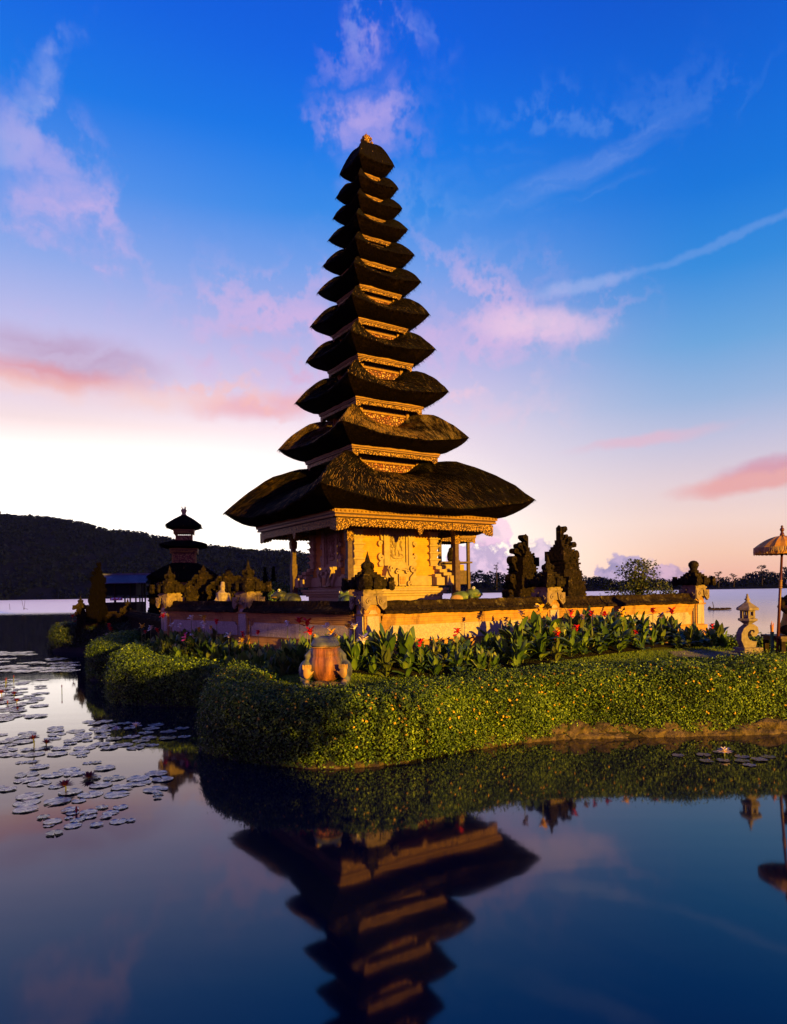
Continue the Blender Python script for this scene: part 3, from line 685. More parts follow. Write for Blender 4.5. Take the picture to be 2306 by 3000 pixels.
def eave(parent, af, zf, zb, dentils=0, pend=False, corner=0.12):
    """moulded eave board (two proud bands and a recess) and the scalloped pierced lace under it"""
    h = zf - zb; m = MB()
    square_ring(m, af * 1.0, 0.10, zf - h * 0.20, zf + 0.02, 0)
    square_ring(m, af * 0.985, 0.08, zf - h * 0.30, zf - h * 0.20, 1)
    square_ring(m, af * 0.99, 0.10, zf - h * 0.42, zf - h * 0.30, 0)
    square_ring(m, af * 0.955, 0.08, zf - h * 0.55, zf - h * 0.42, 1)
    if dentils:
        for k in range(dentils):
            t = -1 + 2 * (k + 0.5) / dentils
            for s4 in range(4):
                x, y = af * t, -af - 0.012
                for q in range(s4): x, y = -y, x
                m.ell((x, y, zf - h * 0.06), (0.02, 0.02, 0.022), 6, 4, 0)
    fa = m.build('eave_board', ['goldband', 'redwood'], parent)
    m = MB(); hl = af * 0.965; zt = zf - h * 0.5; n = max(10, int(hl * 2 / 0.085))
    for s4 in range(4):
        top = []; bot = []
        for i in range(n * 4 + 1):
            t = -1 + 2 * i / (n * 4); sc = abs(math.sin(i / 4 * math.pi)) * h * 0.10
            cz = max(0.0, (abs(t) - 0.86) / 0.14); drop = corner * (1 if cz > 0 else 0) * (0.4 + 0.6 * math.sin(min(1, cz) * math.pi / 2))
            if pend: drop += 0.17 * max(0.0, 1 - abs(t) / 0.045)
            for dd, lst in ((0.0, top), (0.03, bot)):
                x, y = hl * t, -hl + dd; z0, z1 = zt, zb + h * 0.10 - sc - drop
                p0 = (x, y); 
                for q in range(s4): p0 = (-p0[1], p0[0])
                lst.append(((p0[0], p0[1], z0), (p0[0], p0[1], z1)))
        o = len(m.v)
        for a, b in zip(top, bot): m.v += [a[0], a[1], b[0], b[1]]
        for i in range(n * 4):
            a = o + i * 4; b = a + 4
            for q in ((a, b, b + 1, a + 1), (a + 2, a + 3, b + 3, b + 2), (a + 1, b + 1, b + 3, a + 3)): m.f.append(q); m.mi.append(0)
    m.build('lace_trim', 'gold', fa)
    m = MB(); m.box(-af * 0.93, af * 0.93, -af * 0.93, af * 0.93, zf - h * 0.5, zf - h * 0.42); m.build('soffit', 'redwood', fa)
    return fa

pag = thing('pagoda', 'tall eleven-tiered thatched temple tower on an orange brick shrine', 'temple tower', PC, TH)
for i, (a0, zt) in enumerate(TIER):
    af = a0 * FRAT[i]; last = i == 10
    drop = {0: 0.42}.get(i, 0.20 + 0.10 * a0); bh = {0: 0.34}.get(i, 0.045 + 0.08 * a0 if i < 7 else 0.10)
    zf = zt - drop
    lift = 0.12 * a0
    if not last:
        gap = TIER[i + 1][1] - zt; an = TIER[i + 1][0] * 0.485
        zn = zt + (0.44 if i == 0 else 0.25 if i < 4 else 0.27) * gap; cadd = (0.2 if i == 0 else 0.27) * gap; hump = 0.09 * gap + 0.02
    else:
        an = 0.1; zn = zt + 0.62; cadd = 0; hump = 0.06; lift = 0.05
    mt_ = ['thatch_mid', 'thatch_rich', 'thatch_mid', 'thatch_mid', 'thatch_mid', 'thatch_sparse', 'thatch_sparse', 'thatch_sparse', 'thatch_dark', 'thatch_dark', 'thatch_dark'][i]
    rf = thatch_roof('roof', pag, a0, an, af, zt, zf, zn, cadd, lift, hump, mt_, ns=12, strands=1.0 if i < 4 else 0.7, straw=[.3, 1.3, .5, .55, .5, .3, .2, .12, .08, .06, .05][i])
    eave(rf, af, zf, zf - bh, dentils=44 if i == 0 else 0, pend=(i == 0), corner=0.10 if i == 0 else 0.05 * a0)
    if not last:
        z0 = zn - 0.15; z1 = TIER[i + 1][1] - 0.2
        m = MB(); h = an * 0.97; m.box(-h * .94, h * .94, -h * .94, h * .94, z0, z1)
        bx = m.build('tier_box', 'redwood', pag)
        zt2 = TIER[i + 1][1] - (0.20 + 0.10 * TIER[i + 1][0]) - (0.05 + 0.09 * TIER[i + 1][0]) - 0.02
        m = MB(); square_ring(m, h, 0.05, zt2 - 0.055, zt2 - 0.01)
        for cx in (-1, 1):
            for cy in (-1, 1):
                m.box(cx * h - .04, cx * h + .04, cy * h - .04, cy * h + .04, z0, zt2 + 0.06)
        m.build('box_frame', 'goldband', bx)
        m = MB(); square_ring(m, h * 0.965, 0.03, z0 + 0.02, zt2 - 0.06); m.build('carved_panel', 'panel', bx)
# crowning ornament
zt = TIER[10][1] + 0.55; m = MB()
m.frus(0, 0, zt, zt + 0.05, 0.15, 0.15, 0.13, 0.13); m.lathe([(0.11, zt + .05), (0.13, zt + .1), (0.09, zt + .16), (0.12, zt + .22), (0.11, zt + .28), (0.05, zt + .33), (0.035, zt + .35)], 10)
for k in range(4):
    a = k * math.pi / 2 + math.pi / 4; m.ell((0.14 * math.cos(a), 0.14 * math.sin(a), zt + .1), (.045, .045, .06), 7, 5); m.ell((0.12 * math.cos(a), 0.12 * math.sin(a), zt + .22), (.035, .035, .05), 7, 5)
m.tube([(0, 0, zt + .33), (0.0, 0, zt + .43)], [.01, .003], 5)
for k in range(3): m.tube([(0.04, 0, zt + .3), (0.09 + .03 * k, .03 * k - .03, zt + .36 + .02 * k)], [.006, .002], 4)
m.build('crown_ornament', 'gold', pag)

# body below the great roof; local z is above the yard
W = 1.12; ZT = TIER[0][1] - 0.42 - 0.1
m = MB(); m.box(-W, W, -W, W, 0.86, ZT); m.build('wall', 'brick', pag)
m = MB(); zA = 0.86
for (h, a, b) in ((1.50, -0.15, 0.12), (1.44, 0.12, 0.2), (1.34, 0.2, 0.36), (1.28, 0.36, 0.44), (1.22, 0.44, 0.62), (1.27, 0.62, 0.68), (1.33, 0.68, 0.74), (1.37, 0.74, 0.80)): m.box(-h, h, -h, h, a, b)
m.build('plinth', 'trim', pag, bevel=0.012)
m = MB()
z0, z1 = 0.84, 1.16
m.box(-1.22, 1.22, -1.22, 1.22, 0.80, 0.86)
square_ring(m, 1.26, 0.2, 0.86, 1.10)
for cx in (-1, 1):
    for cy in (-1, 1):
        for (h, o, a, b) in ((0.13, 1.37, 0.862, 1.10), (0.12, 1.30, 1.10, 1.18), (0.11, 1.23, 1.18, 1.26), (0.09, 1.16, 1.26, 1.34)):
            m.box(cx * o - h, cx * o + h, cy * o - h, cy * o + h, a, b)
        for (o1, o2) in ((1.37, 1.06), (1.06, 1.37)):
            m.box(cx * o1 - .12, cx * o1 + .12, cy * o2 - .09, cy * o2 + .09, 0.863, 1.06); m.box(cx * (o1 - .04) - .09, cx * (o1 - .04) + .09, cy * (o2 - .04) - .08, cy * (o2 - .04) + .08, 1.06, 1.14)
m.build('stepped_base', 'trim', pag, bevel=0.012)
for cx in (-1, 1):
    for cy in (-1, 1):
        m = MB(); x, y = cx * 1.07, cy * 1.07; zz = 1.34; hh = (ZT - 1.34) / 6
        for k in range(6):
            m.frus(x, y, zz + .03, zz + hh * .8, 0.10, 0.10, 0.135, 0.135); m.box(x - .165, x + .165, y - .165, y + .165, zz + hh * .8, zz + hh); m.box(x - .12, x + .12, y - .12, y + .12, zz, zz + .03); zz += hh
        m.build('corner_pilaster', 'trim', pag, bevel=0.008)
def face(fr, nm):
    """carved niche of one wall face: jambs, relief figure, console of scrolls"""
    m = MB(); zb, zt_ = 1.34, ZT
    m.prism([(-0.40, zb), (-0.29, zb), (-0.29, zt_), (-0.40, zt_)], 0.0, 0.10, fr); m.prism([(0.29, zb), (0.40, zb), (0.40, zt_), (0.29, zt_)], 0.0, 0.10, fr)
    m.prism([(-0.29, zb), (-0.24, zb), (-0.24, zt_), (-0.29, zt_)], 0.0, 0.065, fr); m.prism([(0.24, zb), (0.29, zb), (0.29, zt_), (0.24, zt_)], 0.0, 0.065, fr)
    m.prism([(-0.24, zb), (0.24, zb), (0.24, zb + .08), (-0.24, zb + .08)], 0.0, 0.06, fr); m.prism([(-0.24, zt_ - .2), (0.24, zt_ - .2), (0.24, zt_), (-0.24, zt_)], 0.0, 0.06, fr)
    for sg in (-1, 1):
        m.volute((sg * 0.46, zb + .20), 0.075, fr, 0.0, 0.085, 1.3, R(90), sg, 0.028); m.prism([(sg * .41, zb - .02), (sg * .52, zb - .02), (sg * .54, zb + .06), (sg * .47, zb + .14), (sg * .41, zb + .14)], 0.0, 0.08, fr)
        m.volute((sg * 0.48, zt_ - .5), 0.055, fr, 0.0, 0.085, 1.2, R(-90), -sg, 0.024); m.prism([(sg * .41, zt_ - .45), (sg * .47, zt_ - .42), (sg * .49, zt_ - .25), (sg * .46, zt_ - .05), (sg * .41, zt_ - .02)], 0.0, 0.08, fr)
    o = m.build('niche_frame', 'trim', pag, bevel=0.006)
    m = MB()
    m.prism([(-.24, zb + .08), (.24, zb + .08), (.24, zt_ - .2), (-.24, zt_ - .2)], 0.0, 0.02, fr)
    c = [(-.19, zb + .16), (-.15, zb + .13), (.15, zb + .13), (.19, zb + .16), (.19, zt_ - .30), (.15, zt_ - .26), (-.15, zt_ - .26), (-.19, zt_ - .30)]
    m.prism(c, 0.02, 0.035, fr)
    rnd = random.Random(5)
    def e(u, v, ru, rv, d=0.05): p = fr(u, v, d); q = fr(u + ru, v, d); w_ = fr(u, v, d + .035); m.ell(p, tuple(max(abs(q[k] - p[k]), abs(w_[k] - p[k]), .0) or rv for k in range(3)), 8, 6)
    H0, H1 = zb + .16, zt_ - .30; hh = H1 - H0; g = lambda f: H0 + hh * f
    for (u, f, ru, rv) in ((0, .72, .038, .05), (0, .80, .03, .05), (0, .87, .018, .04), (0, .57, .055, .09), (0, .44, .06, .06), (-.045, .33, .03, .09), (.05, .34, .03, .09), (-.05, .20, .024, .08), (.06, .22, .024, .08),
                           (-.085, .58, .02, .07), (.09, .6, .02, .07), (-.12, .68, .02, .06), (.12, .50, .02, .06), (-.06, .12, .04, .02), (.07, .13, .04, .02), (0, .06, .15, .035), (-.1, .1, .05, .03), (.1, .1, .05, .03)):
        e(u, g(f), ru, rv)
    for k in range(60):
        u = rnd.uniform(-.17, .17); f = rnd.uniform(.1, 1.0)
        if abs(u) > .075 or f > .82: e(u, g(f), rnd.uniform(.012, .026), rnd.uniform(.015, .035), 0.04)
    m.build('relief_figure', 'relief', pag)
    m = MB()
    m.prism([(-.10, .862), (.10, .862), (.10, 1.14), (-.10, 1.14)], 0.14, 0.26, fr); m.prism([(-.44, 1.06), (.44, 1.06), (.36, 1.34), (-.36, 1.34)], 0.0, 0.20, fr)
    m.prism([(-.3, .863), (.3, .863), (.4, 1.06), (-.4, 1.06)], 0.1, 0.20, fr)
    for sg in (-1, 1):
        m.volute((sg * .30, 1.27), .075, fr, 0.18, 0.27, 1.4, R(0 if sg > 0 else 180), sg, .024, tail=[(sg * .33, 1.14), (sg * .24, 1.05), (sg * .22, .95), (sg * .27, .88)])
        m.volute((sg * .15, 1.20), .055, fr, 0.18, 0.275, 1.2, R(90), -sg, .02, tail=[(sg * .06, 1.24), (0, 1.25)])
        m.volute((sg * .20, .92), .05, fr, 0.18, 0.27, 1.2, R(-90), sg, .02)
    m.build('scroll_console', 'trim', pag)
    for sg in (-1, 1):
        for u in (.5, .16):
            m = MB(); m.volute((sg * u, .05), .085, fr, 0.34, 0.48, 1.3, R(90), sg, .03, tail=[(sg * (u - .1), .13), (sg * (u - .2), .06)] if u > .3 else None); m.build('base_scroll', 'trim', pag)
    m = MB(); m.prism([(-.075, .90), (.075, .90), (.075, 1.08), (-.075, 1.08)], 0.255, 0.275, fr); m.build('console_panel', 'ochre', pag)
face(XZ(-W), 'front'); face(YZ(-W), 'side')
for sx in (-1, 1):
    for sy in (-1, 1):
        m = MB(); x, y = sx * 1.5, sy * 1.5
        m.box(x - .055, x + .055, y - .055, y + .055, 0.1, ZT - .02); m.box(x - .072, x + .072, y - .072, y + .072, 0.1, ZT * .62); m.box(x - .1, x + .1, y - .1, y + .1, -.1, .1)
        po = m.build('post', 'post', pag)
        m = MB(); m.frus(x, y, ZT - .32, ZT - .16, .065, .065, .11, .11); m.box(x - .13, x + .13, y - .13, y + .13, ZT - .16, ZT - .1); m.frus(x, y, ZT - .5, ZT - .32, .075, .075, .085, .085)
        m.build('capital', 'gold', po)
m = MB(); square_ring(m, 1.62, 0.14, ZT - 0.1, ZT + 0.05); square_ring(m, 1.30, 0.10, ZT - 0.02, ZT + 0.14); m.box(-2.0, 2.0, -2.0, 2.0, ZT + .05, ZT + .12); m.build('ceiling_frame', 'redwood', pag)
m = MB(); m.box(-2.4, 2.4, -2.4, 2.4, -0.45, -0.02); m.box(-2.3, 2.3, -2.3, 2.3, -0.02, 0.04); tag(m.build('terrace', 'trim', pag))

# ------------------------------------------------------------------ garden wall with pillars
WN, WR, WL = Vector((-.45, 12.0)), Vector((7.26, 16.5)), Vector((-5.5, 16.8))
MR = WN + (WR - WN) * .4735; ML = WN + (WL - WN) * .521
GZ0 = 1.16
def wall(a, b, label, ia=0.2, ib=0.2, z0=GZ0, scale=1.0, mats=('cap', 'ochre', 'plaster'), group=None):
    d = (b - a); L = d.length; ang = math.atan2(d.y, d.x)
    t = thing('garden_wall', label, 'wall', (a.x, a.y, z0), ang, group); x0, x1 = ia, L - ib; s = scale
    m = MB(); P = [(-.27, .63), (-.27, .675), (-.15, .73), (-.09, .78), (-.075, .86), (.075, .86), (.09, .78), (.15, .73), (.27, .675), (.27, .63)]
    n = int((x1 - x0) / .08) + 1; k_ = len(P)
    for i in range(n + 1):
        x = x0 + (x1 - x0) * i / n; e = 0.0
        for (y, z) in P:
            q = noise.noise(Vector((x * 3 + a.x, y * 5, z * 5))) * .018 + noise.noise(Vector((x * 14, y * 14, z * 14 + a.y))) * .012
            m.v.append((x, (y + q) * s, (z + q) * s))
    for i in range(n):
        for k in range(k_): m.f.append((i * k_ + k, i * k_ + (k + 1) % k_, (i + 1) * k_ + (k + 1) % k_, (i + 1) * k_ + k)); m.mi.append(0)
    m.f += [tuple(range(k_))[::-1], tuple(n * k_ + k for k in range(k_))]; m.mi += [0, 0]
    for k in range(int(L * 90)):   # moss tufts and chips on the cap
        x = random.uniform(x0, x1); y = random.choice([-.26, -.2, -.14, -.08]); z = np.interp(abs(y), [.075, .09, .15, .27], [.86, .78, .73, .675]); r = random.uniform(.006, .022)
        m.ell((x, y * s, (z + r * .3) * s), (r * 1.3, r, r * .7), 5, 3)
    m.build('wall_cap', mats[0], t)
    m = MB(); 
    for (h, za, zb) in ((.17, .595, .635), (.155, .55, .595), (.135, .515, .55), (.11, .445, .515)): m.box(x0, x1, -h * s, h * s, za * s, zb * s)
    m.box(x0, x1, -.09 * s, .09 * s, .12 * s, .445 * s); m.box(x0, x1, -.14 * s, .14 * s, -.8, .12 * s)
    m.build('brickwork', mats[1], t)
    m = MB(); n = max(1, round((x1 - x0) / 3.6)); w = (x1 - x0) / n
    for i in range(n):
        a0 = x0 + i * w + .1; a1 = x0 + (i + 1) * w - .1
        pts = [(a0, .14), (a1, .14), (a1, .34), (a1 - .06, .36), (a1 - .1, .42), (a0 + .1, .42), (a0 + .06, .36), (a0, .34)]
        pts = [(u, v * s) for u, v in pts]
        m.prism(pts, 0, .03, XZ(-.09 * s)); m.prism([(u, v) for u, v in pts], 0, .03, lambda u, v, dd: (u, .09 * s + dd, v))
    m.build('plaster_panel', mats[2], t)
    return t
wall(WN, MR, 'sunlit ochre garden wall with mossy cap, between the near corner pillar and the pillar before the split gate', .2, .16)
wall(MR, WR, 'sunlit ochre garden wall with mossy cap, between the split-gate pillar and the far right corner pillar', .16, .2)
wall(WN, ML, 'shaded purple garden wall with dark cap, just left of the near corner pillar', .2, .16)
wall(ML, WL, 'shaded garden wall with dark cap at the far left end of the temple yard', .16, .2)
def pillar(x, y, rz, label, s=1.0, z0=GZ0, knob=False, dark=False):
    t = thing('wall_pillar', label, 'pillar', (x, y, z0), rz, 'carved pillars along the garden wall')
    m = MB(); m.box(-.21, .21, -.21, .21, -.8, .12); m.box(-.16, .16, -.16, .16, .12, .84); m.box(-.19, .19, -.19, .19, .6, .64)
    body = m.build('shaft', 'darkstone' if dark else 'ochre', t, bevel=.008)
    m = MB()
    for sg in range(4):
        rot = Matrix.Rotation(sg * math.pi / 2, 4, 'Z'); m.X = rot
        m.prism([(-.12, .14), (.12, .14), (.12, .62), (.07, .66), (.05, .70), (-.05, .70), (-.07, .66), (-.12, .62)], 0, .022, XZ(-.16))
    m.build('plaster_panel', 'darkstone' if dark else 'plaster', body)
    m = MB(); m.box(-.215, .215, -.215, .215, .80, .95)
    for sg in range(4):
        m.X = Matrix.Rotation(sg * math.pi / 2, 4, 'Z')
        for u in (-1, 1):
            m.prism([(u * .235, .95), (u * .235, .76), (u * .17, .70), (u * .12, .76), (u * .06, .82), (u * .04, .95)], 0, .035, XZ(-.215)); m.volute((u * .13, .86), .05, XZ(-.215), .03, .055, 1.2, 0, u, .014)
    m.X = Matrix.Identity(4)
    for (h, a, b) in ((.19, .95, .99), (.205, .99, 1.03), (.18, 1.03, 1.07)): m.box(-h, h, -h, h, a, b)
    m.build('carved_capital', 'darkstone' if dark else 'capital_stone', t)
    m = MB()
    for (h, a, b) in ((.24, 1.07, 1.12), (.28, 1.12, 1.19), (.255, 1.19, 1.24), (.215, 1.24, 1.285), (.17, 1.285, 1.33), (.125, 1.33, 1.37)): m.box(-h, h, -h, h, a, b)
    for cx in (-1, 1):
        for cy in (-1, 1):
            m.box(cx * .29 - .055, cx * .29 + .055, cy * .29 - .055, cy * .29 + .055, 1.06, 1.2); m.box(cx * .30 - .04, cx * .30 + .04, cy * .30 - .04, cy * .30 + .04, 1.2, 1.27); m.ell((cx * .31, cy * .31, 1.1), (.06, .06, .06), 7, 5)
        for ax in (0, 1):
            p = (cx * .29, 0) if ax == 0 else (0, cx * .29)
            m.ell((p[0], p[1], 1.14), (.06, .06, .08), 7, 5); m.ell((p[0], p[1], 1.22), (.04, .04, .05), 7, 5)
    rnd = random.Random(int(x * 100))
    for k in range(70):
        a = rnd.uniform(0, 6.28); zz = rnd.uniform(1.08, 1.36); r = np.interp(zz, [1.08, 1.2, 1.37], [.29, .29, .13]); m.ell((r * math.cos(a) * 1.0, r * math.sin(a) * 1.0, zz), (rnd.uniform(.012, .035),) * 3, 5, 4)
    m.build('stepped_crown', 'moss', t)
    m = MB()
    if knob: m.lathe([(.12, 1.37), (.13, 1.41), (.085, 1.43), (.095, 1.47), (.125, 1.53), (.12, 1.59), (.07, 1.64), (.02, 1.655)], 10)
    else:
        m.lathe([(.11, 1.37), (.12, 1.41), (.075, 1.43), (.1, 1.48), (.09, 1.53), (.05, 1.56), (.035, 1.62), (.012, 1.70), (.004, 1.74)], 10)
        for k in range(4): a = k * math.pi / 2 + rz; m.ell((.1 * math.cos(a), .1 * math.sin(a), 1.47), (.04, .04, .06), 6, 5)
    m.build('finial', 'moss', t, smooth=True)
    return t
aR = math.atan2(4.5, 7.71)
pillar(WN.x, WN.y, aR, 'carved wall pillar at the near corner, lit on one side and purple on the other')
pillar(MR.x, MR.y, aR, 'sunlit wall pillar with spired crown standing in front of the split gate')
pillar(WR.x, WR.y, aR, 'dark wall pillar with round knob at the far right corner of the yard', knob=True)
pillar(ML.x, ML.y, aR + .35, 'gold-lit spired pillar midway along the shaded left wall')
pillar(WL.x, WL.y, aR + .35, 'gold-lit pillar at the left corner of the yard, before the small three-tier shrine')

# ------------------------------------------------------------------ split gate behind the right wall
def gate_half(x, y, rz, mir, h, label, group='halves of the split gate', seed=1, matn='darkstone'):
    """one half of a split gate: stepped tower on the passage side, big rolled scrolls stepping down outside"""
    t = thing('split_gate', label, 'gate', (x, y, 1.2), rz, group); rnd = random.Random(seed); k = h / 2.6; q = 1.57e-3 * k
    Z = lambda yy: (1380 - yy) * q + .57 * k
    U = lambda xx: (xx - 930) * q
    m = MB()
    for (x0, x1, y0, y1, d) in ((908, 958, 130, 440, .07), (900, 975, 330, 450, .11), (886, 1030, 400, 450, .14), (862, 1090, 440, 480, .2), (850, 1130, 480, 520, .23), (845, 1200, 520, 700, .26), (835, 1225, 590, 610, .28), (835, 1225, 640, 655, .28), (792, 856, 512, 672, .3),
                                (835, 1230, 700, 730, .31), (850, 1215, 730, 830, .27), (842, 1225, 770, 785, .29), (785, 862, 820, 930, .32), (850, 1265, 830, 1000, .3), (840, 1275, 880, 900, .32), (840, 1275, 940, 955, .32), (825, 1300, 1000, 1050, .37), (845, 1290, 1050, 1080, .34), (870, 1330, 1080, 1300, .33), (860, 1340, 1130, 1150, .35), (860, 1340, 1200, 1215, .35), (840, 1400, 1300, 1380, .42), (820, 1420, 1380, 1760, .46)):
        a, b = U(x0) * mir, U(x1) * mir; m.box(min(a, b), max(a, b), -d * k, d * k, Z(y1), Z(y0))
    m.frus(U(930) * mir, 0, Z(130), Z(84), .045 * k, .06 * k, .006, .006); m.ell((U(893) * mir, 0, Z(196)), (.03 * k, .05 * k, .02 * k), 6, 4)
    for e in range(95):
        yy = rnd.uniform(420, 1300); w0, w1 = np.interp(yy, [420, 520, 1300], [870, 850, 880]), np.interp(yy, [420, 520, 1300], [1080, 1200, 1330]); d = np.interp(yy, [420, 520, 1300], [.18, .27, .34]) * k; r = rnd.uniform(.012, .04) * k
        uu = w0 + (w1 - w0) * min(1, max(0, rnd.gauss(.45, .25))); m.ell((U(uu) * mir, rnd.choice([-1, -1, 1]) * d, Z(yy)), (r * 1.2, r, r * rnd.uniform(.7, 1.6)), 6, 4, 1)
    m.build('tower', [matn, 'moss' if matn == 'darkstone' else matn], t)
    m = MB(); fr = lambda u, v, d: (u * mir, -d, v)
    for (xx, yy, r, a0_, tl) in ((995, 165, 46, 200, [(958, 215), (950, 290)]), (1030, 272, 30, 180, [(1000, 310), (985, 380)]), (1118, 325, 48, 190, [(1066, 380), (1050, 470)]), (1225, 408, 46, 170, [(1170, 440), (1120, 490)]), (1275, 560, 60, 150, [(1300, 640), (1270, 720), (1210, 760)]), (1325, 880, 62, 140, [(1345, 960), (1320, 1040), (1250, 1080)]), (1395, 1160, 66, 150, [(1440, 1230), (1430, 1320), (1380, 1370)])):
        m.volute((U(xx + 16), Z(yy)), r * 1.08 * q, fr, -.1 * k, .1 * k, 1.15, R(a0_ - 180), -1, r * q * .36, tail=[(U(a), Z(b)) for a, b in tl])
        if yy > 800: m.ell((U(xx - 30) * mir, 0, Z(yy + 70)), (.09 * k, .13 * k, .14 * k), 8, 6)
    m.build('scroll_wing', matn, t)
    return t
GA = aR + R(8)
pl = at_z(1535, 1765, 1.2); gl = at_d(1542, 1700, 18.2); gr = at_d(1640, 1700, 17.6)
gate_half(gl.x, gl.y, GA, -1, 2.45, 'left half of the dark carved split gate, the lower of the two', seed=3)
gate_half(gr.x, gr.y, GA, 1, 2.62, 'right half of the dark carved split gate, the taller with rolled scrolls', seed=8)
# ------------------------------------------------------------------ hedges
def resample(path, n):
    P = np.array(path, float)
    # Catmull-Rom smoothing
    out = []
    for i in range(len(P) - 1):
        p0, p1, p2, p3 = P[max(i - 1, 0)], P[i], P[i + 1], P[min(i + 2, len(P) - 1)]
        for q in np.linspace(0, 1, 12, endpoint=False):
            out.append(0.5 * (2 * p1 + (p2 - p0) * q + (2 * p0 - 5 * p1 + 4 * p2 - p3) * q * q + (3 * p1 - p0 - 3 * p2 + p3) * q ** 3))
    out.append(P[-1]); out = np.array(out); s = np.r_[0, np.cumsum(np.linalg.norm(np.diff(out, axis=0), axis=1))]
    q = np.linspace(0, s[-1], n); return np.stack([np.interp(q, s, out[:, k]) for k in range(out.shape[1])], 1), s[-1]
def hedge(label, path, w, dens, leaf, mname='hedge', flowers=0, group=None, bump=0.036, out_side=1, ex=0.42):
    """path rows: x, y, foot z, top z; rounded clipped section, swept, with rounded ends"""
    C, L = resample(path, 200); T = np.gradient(C[:, :2], axis=0); T = nrm(T); Nn = np.stack([-T[:, 1], T[:, 0]], 1)
    root = thing('hedge', label, 'hedge', (0, 0, 0), group=group); hw = w / 2
    def surf(s, phi, k=1.0):
        """s in metres along the path incl. the end caps; phi 0..pi over the section"""
        e = np.maximum(0, np.maximum(-s, s - L)) / hw; sc = np.sqrt(np.clip(1 - e ** 2, 0, 1)); ss = np.clip(s, 0, L) / L * 199
        i0 = np.clip(ss.astype(int), 0, 198); f = (ss - i0)[:, None]
        c = C[i0] * (1 - f) + C[i0 + 1] * f; t = T[i0] * (1 - f) + T[i0 + 1] * f; nn = Nn[i0] * (1 - f) + Nn[i0 + 1] * f
        over = np.where(s < 0, s, np.where(s > L, s - L, 0))
        cs, sn = np.cos(phi), np.sin(phi); off = np.sign(cs) * np.abs(cs) ** ex * hw * sc * k; hz = np.abs(sn) ** (ex * 1.1)
        x = c[:, 0] + nn[:, 0] * off + t[:, 0] * over; y = c[:, 1] + nn[:, 1] * off + t[:, 1] * over
        z = c[:, 2] + (c[:, 3] - c[:, 2]) * hz * (0.35 + 0.65 * np.sqrt(sc)) * (0.5 + 0.5 * k)
        n3 = np.stack([nn[:, 0] * cs + t[:, 0] * np.sign(over) * e, nn[:, 1] * cs + t[:, 1] * np.sign(over) * e, np.abs(sn) * 0.9 + 0.05], 1)
        b = (np.sin(x * 4.1 + z * 3) + np.sin(y * 5.3 + x * 2.2 + z * 7) + np.sin(x * 11 + y * 9 + z * 13) * 0.7 + np.sin(x * 23 - y * 19 + z * 29) * 0.5) * bump * 0.4
        n3 = nrm(n3); return np.stack([x, y, z], 1) + n3 * b[:, None], n3
    S, PH = np.meshgrid(np.linspace(-hw * .98, L + hw * .98, 150), np.linspace(0, math.pi, 18))
    V, _ = surf(S.ravel(), PH.ravel(), 0.86); V[:, 2] -= 0.03
    I = np.arange(18 * 150).reshape(18, 150); Qc = np.stack([I[:-1, :-1], I[:-1, 1:], I[1:, 1:], I[1:, :-1]], -1).reshape(-1, 4)
    np_mesh('twig_core', V, Qc, 'hedge_core', root, smooth=True)
    h = float(np.mean(C[:, 3] - C[:, 2])); n = int((L + w) * (w + 2 * h) * dens)
    s = rng.uniform(-hw, L + hw, n); u = rng.random(n)
    ph = np.where(u < 2 * h / (2 * h + w) * 0.5, np.arcsin(np.clip(rng.random(n), 0, 1) ** (1 / (ex * 1.1))), np.where(u < 2 * h / (2 * h + w), math.pi - np.arcsin(rng.random(n) ** (1 / (ex * 1.1))), np.arccos(np.sign(rng.uniform(-1, 1, n)) * rng.random(n) ** (1 / ex))))
    P, n3 = surf(s, ph); P += n3 * rng.normal(0, 0.022, (n, 1)) + rng.normal(0, 0.012, (n, 3)) + n3 * np.where(rng.random((n, 1)) < .035, rng.uniform(.03, .1, (n, 1)), 0) + np.array([0, 0, 1]) * np.where(rng.random((n, 1)) < .02, rng.uniform(.02, .09, (n, 1)), 0)
    V, Q = leaf_arrays(P, n3, np.full(n, leaf), 0.27, 0.85, 0.1)
    tint = np.clip(rng.beta(2, 2.6, n) + 0.25 * np.sin(P[:, 0] * 3 + P[:, 1] * 2.3) * np.sin(P[:, 2] * 5 + P[:, 0]) * 0.6, 0, 1)
    np_mesh('foliage', V, Q, mname, root, np.repeat(tint, 4))
    if flowers:
        s = rng.uniform(0, L, flowers); ph = rng.uniform(0.05, 3.09, flowers); P, n3 = surf(s, ph); P += n3 * 0.03
        V, Q = leaf_arrays(np.repeat(P, 4, 0) + rng.normal(0, .005, (flowers * 4, 3)), np.repeat(n3, 4, 0), np.full(flowers * 4, 0.029), 0.42, 0.5)
        o = np_mesh('yellow_flowers', V, Q, 'yellow', root); o['kind'] = 'stuff'; o['label'] = 'tiny yellow flowers dotted over the hedge'
    return root
hedge('long clipped front hedge of small yellow-green leaves dotted with yellow flowers along the water',
      [(7.0, 11.9, .3, .98), (6.3, 11.2, .15, 1.0), (5.6, 10.82, .08, 1.0), (4.8, 10.66, .06, .98), (4.0, 10.6, .05, .97), (3.0, 10.62, .05, .95), (2.1, 10.5, .04, .93), (1.3, 10.1, .03, .90), (.6, 9.72, .02, .88), (-.1, 9.2, .03, .86), (-.85, 9.05, .02, .85), (-1.5, 9.22, 0, .85), (-2.05, 9.65, 0, .86), (-2.32, 10.3, 0, .88), (-2.42, 11.1, .05, .90), (-2.55, 11.95, .2, .92)],
      1.15, 5400, 0.038, flowers=700)
